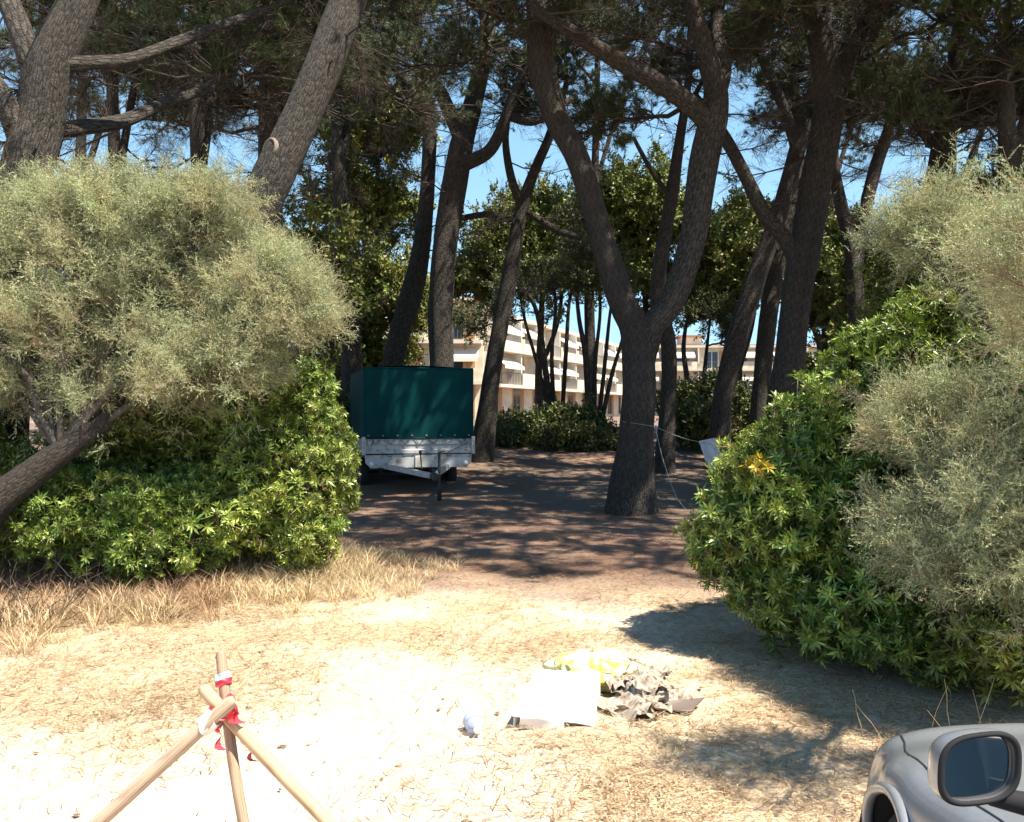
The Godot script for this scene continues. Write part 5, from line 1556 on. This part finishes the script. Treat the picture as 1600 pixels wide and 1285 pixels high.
	ws.quad(A, A * m, B * m, B); obj("windscreen", ws.mesh(), M.car_glass, t)
	var rw := MB.new()
	rw.quad(C, C * m, D * m, D); obj("rear_window", rw.mesh(), M.car_glass, t)
	for f in [Vector3.ONE, m]:
		var sw := MB.new()
		sw.quad(A * f, G * f, E * f, B * f); obj("side_window", sw.mesh(), M.car_glass, t)
		var sw2 := MB.new()
		sw2.quad(G * f, D * f, C * f, E * f); obj("side_window", sw2.mesh(), M.car_glass, t)
	for sx in [-0.36, 0.36]:
		var se := MB.new()
		se.box(Vector3(sx, 0.52, 1.65), Vector3(0.48, 0.16, 0.5), Basis.IDENTITY, 0.05)
		se.box(Vector3(sx, 0.82, 1.95), Vector3(0.46, 0.62, 0.14), Basis(Vector3.RIGHT, 0.25), 0.05)
		se.box(Vector3(sx, 1.22, 2.05), Vector3(0.24, 0.17, 0.10), Basis(Vector3.RIGHT, 0.2), 0.035)
		obj("seat", se.mesh(), M.seat, t)
	var dash := MB.new()
	dash.box(Vector3(0, 0.84, 1.0), Vector3(1.4, 0.16, 0.36), Basis.IDENTITY, 0.05)
	obj("dashboard", dash.mesh(), M.seat, t)
	# door mirror
	var mc := Vector3(-0.985, 1.095, 0.95)
	var face := Basis(Vector3.UP, deg_to_rad(9.0)) * Basis(Vector3.RIGHT, deg_to_rad(-6.0))
	var outline := []
	for k in 48:
		var an := TAU * k / 48.0
		var cx := cos(an); var sy := sin(an)
		var x := signf(cx) * pow(absf(cx), 0.68) * 0.074; var y := signf(sy) * pow(absf(sy), 0.68) * 0.059
		x += 0.006 * (y / 0.06); y += 0.006 * x / 0.07
		outline.append(Vector3(x, y, 0))
	var shell := MB.new(); var sp := []
	for j in 11:
		var r := j / 10.0
		for k in 49:
			var q: Vector3 = outline[k % 48] * sqrt(maxf(0.0, 1.0 - pow(r, 2.6)))
			sp.append(mc + face * (q + Vector3(0, 0, -0.085 * r)))
	shell.grid(sp, 49, true)
	var mi := obj("door_mirror", shell.mesh(), M.paint, t)
	var ring := MB.new(); var rg := []
	for j in 7:
		var an := PI * j / 6.0
		for k in 49:
			var q: Vector3 = outline[k % 48]
			rg.append(mc + face * (q * (0.925 + 0.075 * cos(an)) + Vector3(0, 0, 0.006 * sin(an) + 0.001)))
	ring.grid(rg, 49, true)
	for j in 2:
		pass
	obj("bezel", ring.mesh(), M.grey_plastic, mi)
	var inn := MB.new(); var ip := []
	for j in 3:
		for k in 49:
			var q: Vector3 = outline[k % 48]
			ip.append(mc + face * (q * [0.86, 0.845, 0.78][j] + Vector3(0, 0, [0.001, -0.012, -0.013][j])))
	inn.grid(ip, 49, true)
	obj("mirror_recess", inn.mesh(), M.plastic, mi)
	var gl := MB.new()
	var ci := gl.vert(mc + face * Vector3(0, 0, -0.0065), face * Vector3(0, 0, 1))
	var first := -1; var prev := -1
	for k in 48:
		var q: Vector3 = outline[k] * 0.84
		var id2 := gl.vert(mc + face * (q + Vector3(0, 0, -0.008)), face * Vector3(q.x * 0.5, q.y * 0.5, 1).normalized())
		if prev >= 0: gl.face(ci, prev, id2)
		else: first = id2
		prev = id2
	gl.face(ci, prev, first)
	obj("mirror_glass", gl.mesh(), M.mirror, mi)
	var arm := MB.new()
	arm.tube(PackedVector3Array([mc + Vector3(0.03, -0.058, -0.03), mc + Vector3(0.09, -0.07, -0.03), mc + Vector3(0.16, -0.10, -0.03), mc + Vector3(0.24, -0.17, -0.03)]), PackedFloat32Array([0.016, 0.02, 0.026, 0.04]), 12, 0.0, true)
	obj("mirror_arm", arm.mesh(), M.grey_plastic, t)

# ---------------------------------------------------------------- buildings behind the wood
func block_storeys(t: Node3D, o: Vector3, u: Vector3, nn: Vector3, length: float, floors: Array, bay: float, depth: float, recess_mat: Material) -> void:
	# o: corner at the ground, u along the front, nn outwards
	var bs := Basis(u, Vector3.UP, nn)
	var top: float = floors[-1]
	var bx := func(x: float, y: float, z: float, sx: float, sy: float, sz: float) -> ArrayMesh:
		var b := MB.new()
		b.box(o + bs * Vector3(x, y, z), Vector3(sx, sy, sz), bs)
		return b.mesh()
	obj("wall", bx.call(length * 0.5, top * 0.5, -depth * 0.5, length, top, depth), M.cream, t).position = -t.position
	obj("cornice", bx.call(length * 0.5, top + 0.14, -depth * 0.5 + 0.35, length + 0.5, 0.28, depth + 0.9), M.slab, t).position = -t.position
	obj("roof", bx.call(length * 0.5, top + 0.4, -depth * 0.5 - 0.6, length - 0.6, 0.24, depth - 1.0), M.roof, t).position = -t.position
	var n := int(length / bay)
	for fl in floors.size() - 1:
		var y0: float = floors[fl]; var y1: float = floors[fl + 1]
		if fl > 0:
			obj("balcony_slab", bx.call(length * 0.5, y0 + 0.02, 0.68, length - 0.2, 0.22, 1.36), M.slab, t).position = -t.position
		for k in n:
			var x := (k + 0.5) * length / n
			var w := length / n
			# french window with shutters
			obj("window_frame", bx.call(x - 0.3, y0 + 1.3, 0.03, 1.7, 2.2, 0.06), recess_mat, t).position = -t.position
			for q in 2:
				obj("window_pane", bx.call(x - 0.3 + (q - 0.5) * 0.78, y0 + 1.3, 0.066, 0.68, 2.0, 0.02), M.window if (k + fl + q) % 3 else M.curtain, t).position = -t.position
			obj("shutter", bx.call(x + 0.95, y0 + 1.3, 0.045, 0.62, 2.2, 0.07), M.shutter, t).position = -t.position
			if fl > 0:
				if (k + fl) % 3 == 1:      # open railing
					var b := MB.new()
					for i in 14: b.box(o + bs * Vector3(x - w * 0.45 + i * w * 0.9 / 13.0, y0 + 0.55, 1.3), Vector3(0.03, 0.85, 0.03), bs)
					b.box(o + bs * Vector3(x, y0 + 1.0, 1.3), Vector3(w * 0.92, 0.05, 0.06), bs)
					obj("railing", b.mesh(), M.rail, t).position = -t.position
				else:
					obj("parapet", bx.call(x, y0 + 0.58, 1.3, w * 0.97, 0.9, 0.1), M.cream, t).position = -t.position
				obj("party_wall", bx.call(k * w + 0.11, (y0 + y1) * 0.5, 0.6, 0.16, y1 - y0 - 0.25, 1.2), M.grey_wall, t).position = -t.position
			if fl > 0 and (k * 2 + fl) % 3 != 0:
				var a := MB.new()
				var p0 := o + bs * Vector3(x - w * 0.42, y1 - 0.25, 0.1); var p1 := o + bs * Vector3(x + w * 0.42, y1 - 0.25, 0.1)
				var dn := nn * 1.5 - Vector3.UP * 0.85
				a.quad(p0, p1, p1 + dn, p0 + dn)
				a.quad(p0 - Vector3.UP * 0.03, p1 - Vector3.UP * 0.03, p1 + dn - Vector3.UP * 0.03, p0 + dn - Vector3.UP * 0.03)
				a.quad(p0 + dn, p1 + dn, p1 + dn - Vector3.UP * 0.25, p0 + dn - Vector3.UP * 0.25, nn)
				obj("awning", a.mesh(), M.awning, t).position = -t.position
func build_houses() -> void:
	var c := Vector3(-1.9, 1.1, -62.5)
	var t := thing("apartment_block", "cream apartment block with balconies and awnings behind the trailer", "building", c)
	block_storeys(t, Vector3(-13.0, 1.1, -61.5), Vector3(1, 0, 0), Vector3(0, 0, 1), 11.0, [0.0, 2.5, 5.3, 8.2], 3.6, 11.0, M.ochre)
	block_storeys(t, c + Vector3(-0.2, 0, -0.6), Vector3(0.366, 0, -0.9306).normalized(), Vector3(0.9306, 0, 0.366).normalized(), 46.0, [0.0, 2.4, 5.0, 7.5], 4.6, 9.0, M.ochre)
	var t2 := thing("pale_block", "long pale flat-roofed block far behind the right pines", "building", Vector3(32, 1.1, -110))
	block_storeys(t2, Vector3(14.0, 1.1, -110), Vector3(1, 0, 0.04).normalized(), Vector3(-0.04, 0, 1).normalized(), 44.0, [0.0, 2.8, 5.6, 8.4], 4.4, 10.0, M.grey_wall)
	for q in [[41.0, 3.6], [22.5, 2.6]]:
		var b := MB.new(); b.box(Vector3(q[0], 10.3, -112.5), Vector3(q[1], 1.3, 3.0))
		obj("roof_hut", b.mesh(), M.cream, t2).position = -t2.position
		var r := MB.new(); r.box(Vector3(q[0], 11.06, -112.5), Vector3(q[1] + 0.8, 0.22, 3.8))
		obj("hut_roof", r.mesh(), M.roof, t2).position = -t2.position
	for x in [33.5, 36.4]:
		var b := MB.new(); b.rod(Vector3(x, 9.8, -111.5), Vector3(x, 11.6, -111.5), 0.05, 6)
		for k in 3: b.rod(Vector3(x - 0.5 + 0.1 * k, 11.5 - 0.25 * k, -111.5), Vector3(x + 0.5 - 0.1 * k, 11.5 - 0.25 * k, -111.5), 0.025, 5)
		obj("antenna", b.mesh(), M.rail, t2).position = -t2.position
	var h := thing("grey_roofed_house", "house with a flat grey roof edge showing through the left tamarisk", "house", Vector3(-23.5, 1.1, -43))
	var w := MB.new(); w.box(Vector3(-23.5, 3.9, -46), Vector3(9, 5.7, 6))
	obj("wall", w.mesh(), M.cream, h).position = -h.position
	var rf := MB.new(); rf.box(Vector3(-23.5, 6.95, -46), Vector3(10, 0.35, 7))
	obj("roof", rf.mesh(), M.grey_roof, h).position = -h.position
	for k in 3:
		var b := MB.new(); b.box(Vector3(-26.3 + k * 2.8, 4.6, -42.97), Vector3(1.2, 1.5, 0.08))
		var o := obj("window", b.mesh(), M.shutter, h); o.position = -h.position

# ---------------------------------------------------------------- everything
func _ready() -> void:
	rng.seed = 20240711
	noise.seed = 7
	noise.noise_type = FastNoiseLite.TYPE_SIMPLEX_SMOOTH
	noise.frequency = 0.02
	var cam := Camera3D.new()
	cam.name = "camera"
	cam.position = Vector3(0, EYE, 0)
	cam.fov = rad_to_deg(2.0 * atan(642.5 / F))
	cam.near = 0.05
	cam.far = 900.0
	add_child(cam)
	cam.current = true
	var sky_mat := ProceduralSkyMaterial.new()
	sky_mat.sky_top_color = Color(0.28, 0.42, 0.57)
	sky_mat.sky_horizon_color = Color(0.56, 0.71, 0.80)
	sky_mat.sky_curve = 0.24
	sky_mat.ground_bottom_color = Color(0.36, 0.31, 0.25)
	sky_mat.ground_horizon_color = Color(0.52, 0.58, 0.6)
	sky_mat.sun_angle_max = 0.0
	var sky := Sky.new()
	sky.sky_material = sky_mat
	var env := Environment.new()
	env.background_mode = Environment.BG_SKY
	env.sky = sky
	env.tonemap_mode = Environment.TONE_MAPPER_LINEAR
	env.tonemap_exposure = 2.7
	env.sdfgi_enabled = true
	env.ssao_enabled = true
	env.ssil_enabled = true
	var we := WorldEnvironment.new()
	we.environment = env
	add_child(we)
	var sun := DirectionalLight3D.new()
	sun.name = "sun"
	sun.light_energy = 1.6
	sun.light_color = Color(1.0, 0.95, 0.87)
	sun.light_angular_distance = 0.53
	sun.shadow_enabled = true
	add_child(sun)
	sun.look_at_from_position(Vector3(0.42, 0.87, 0.25) * 50.0, Vector3.ZERO)

	make_materials()
	make_tufts()
	build_ground()
	build_houses()
	build_wood()
	build_shrubs()
	build_trailer()
	build_car()
	build_tripod()
	build_line()
	build_rubbish()
	build_grass()
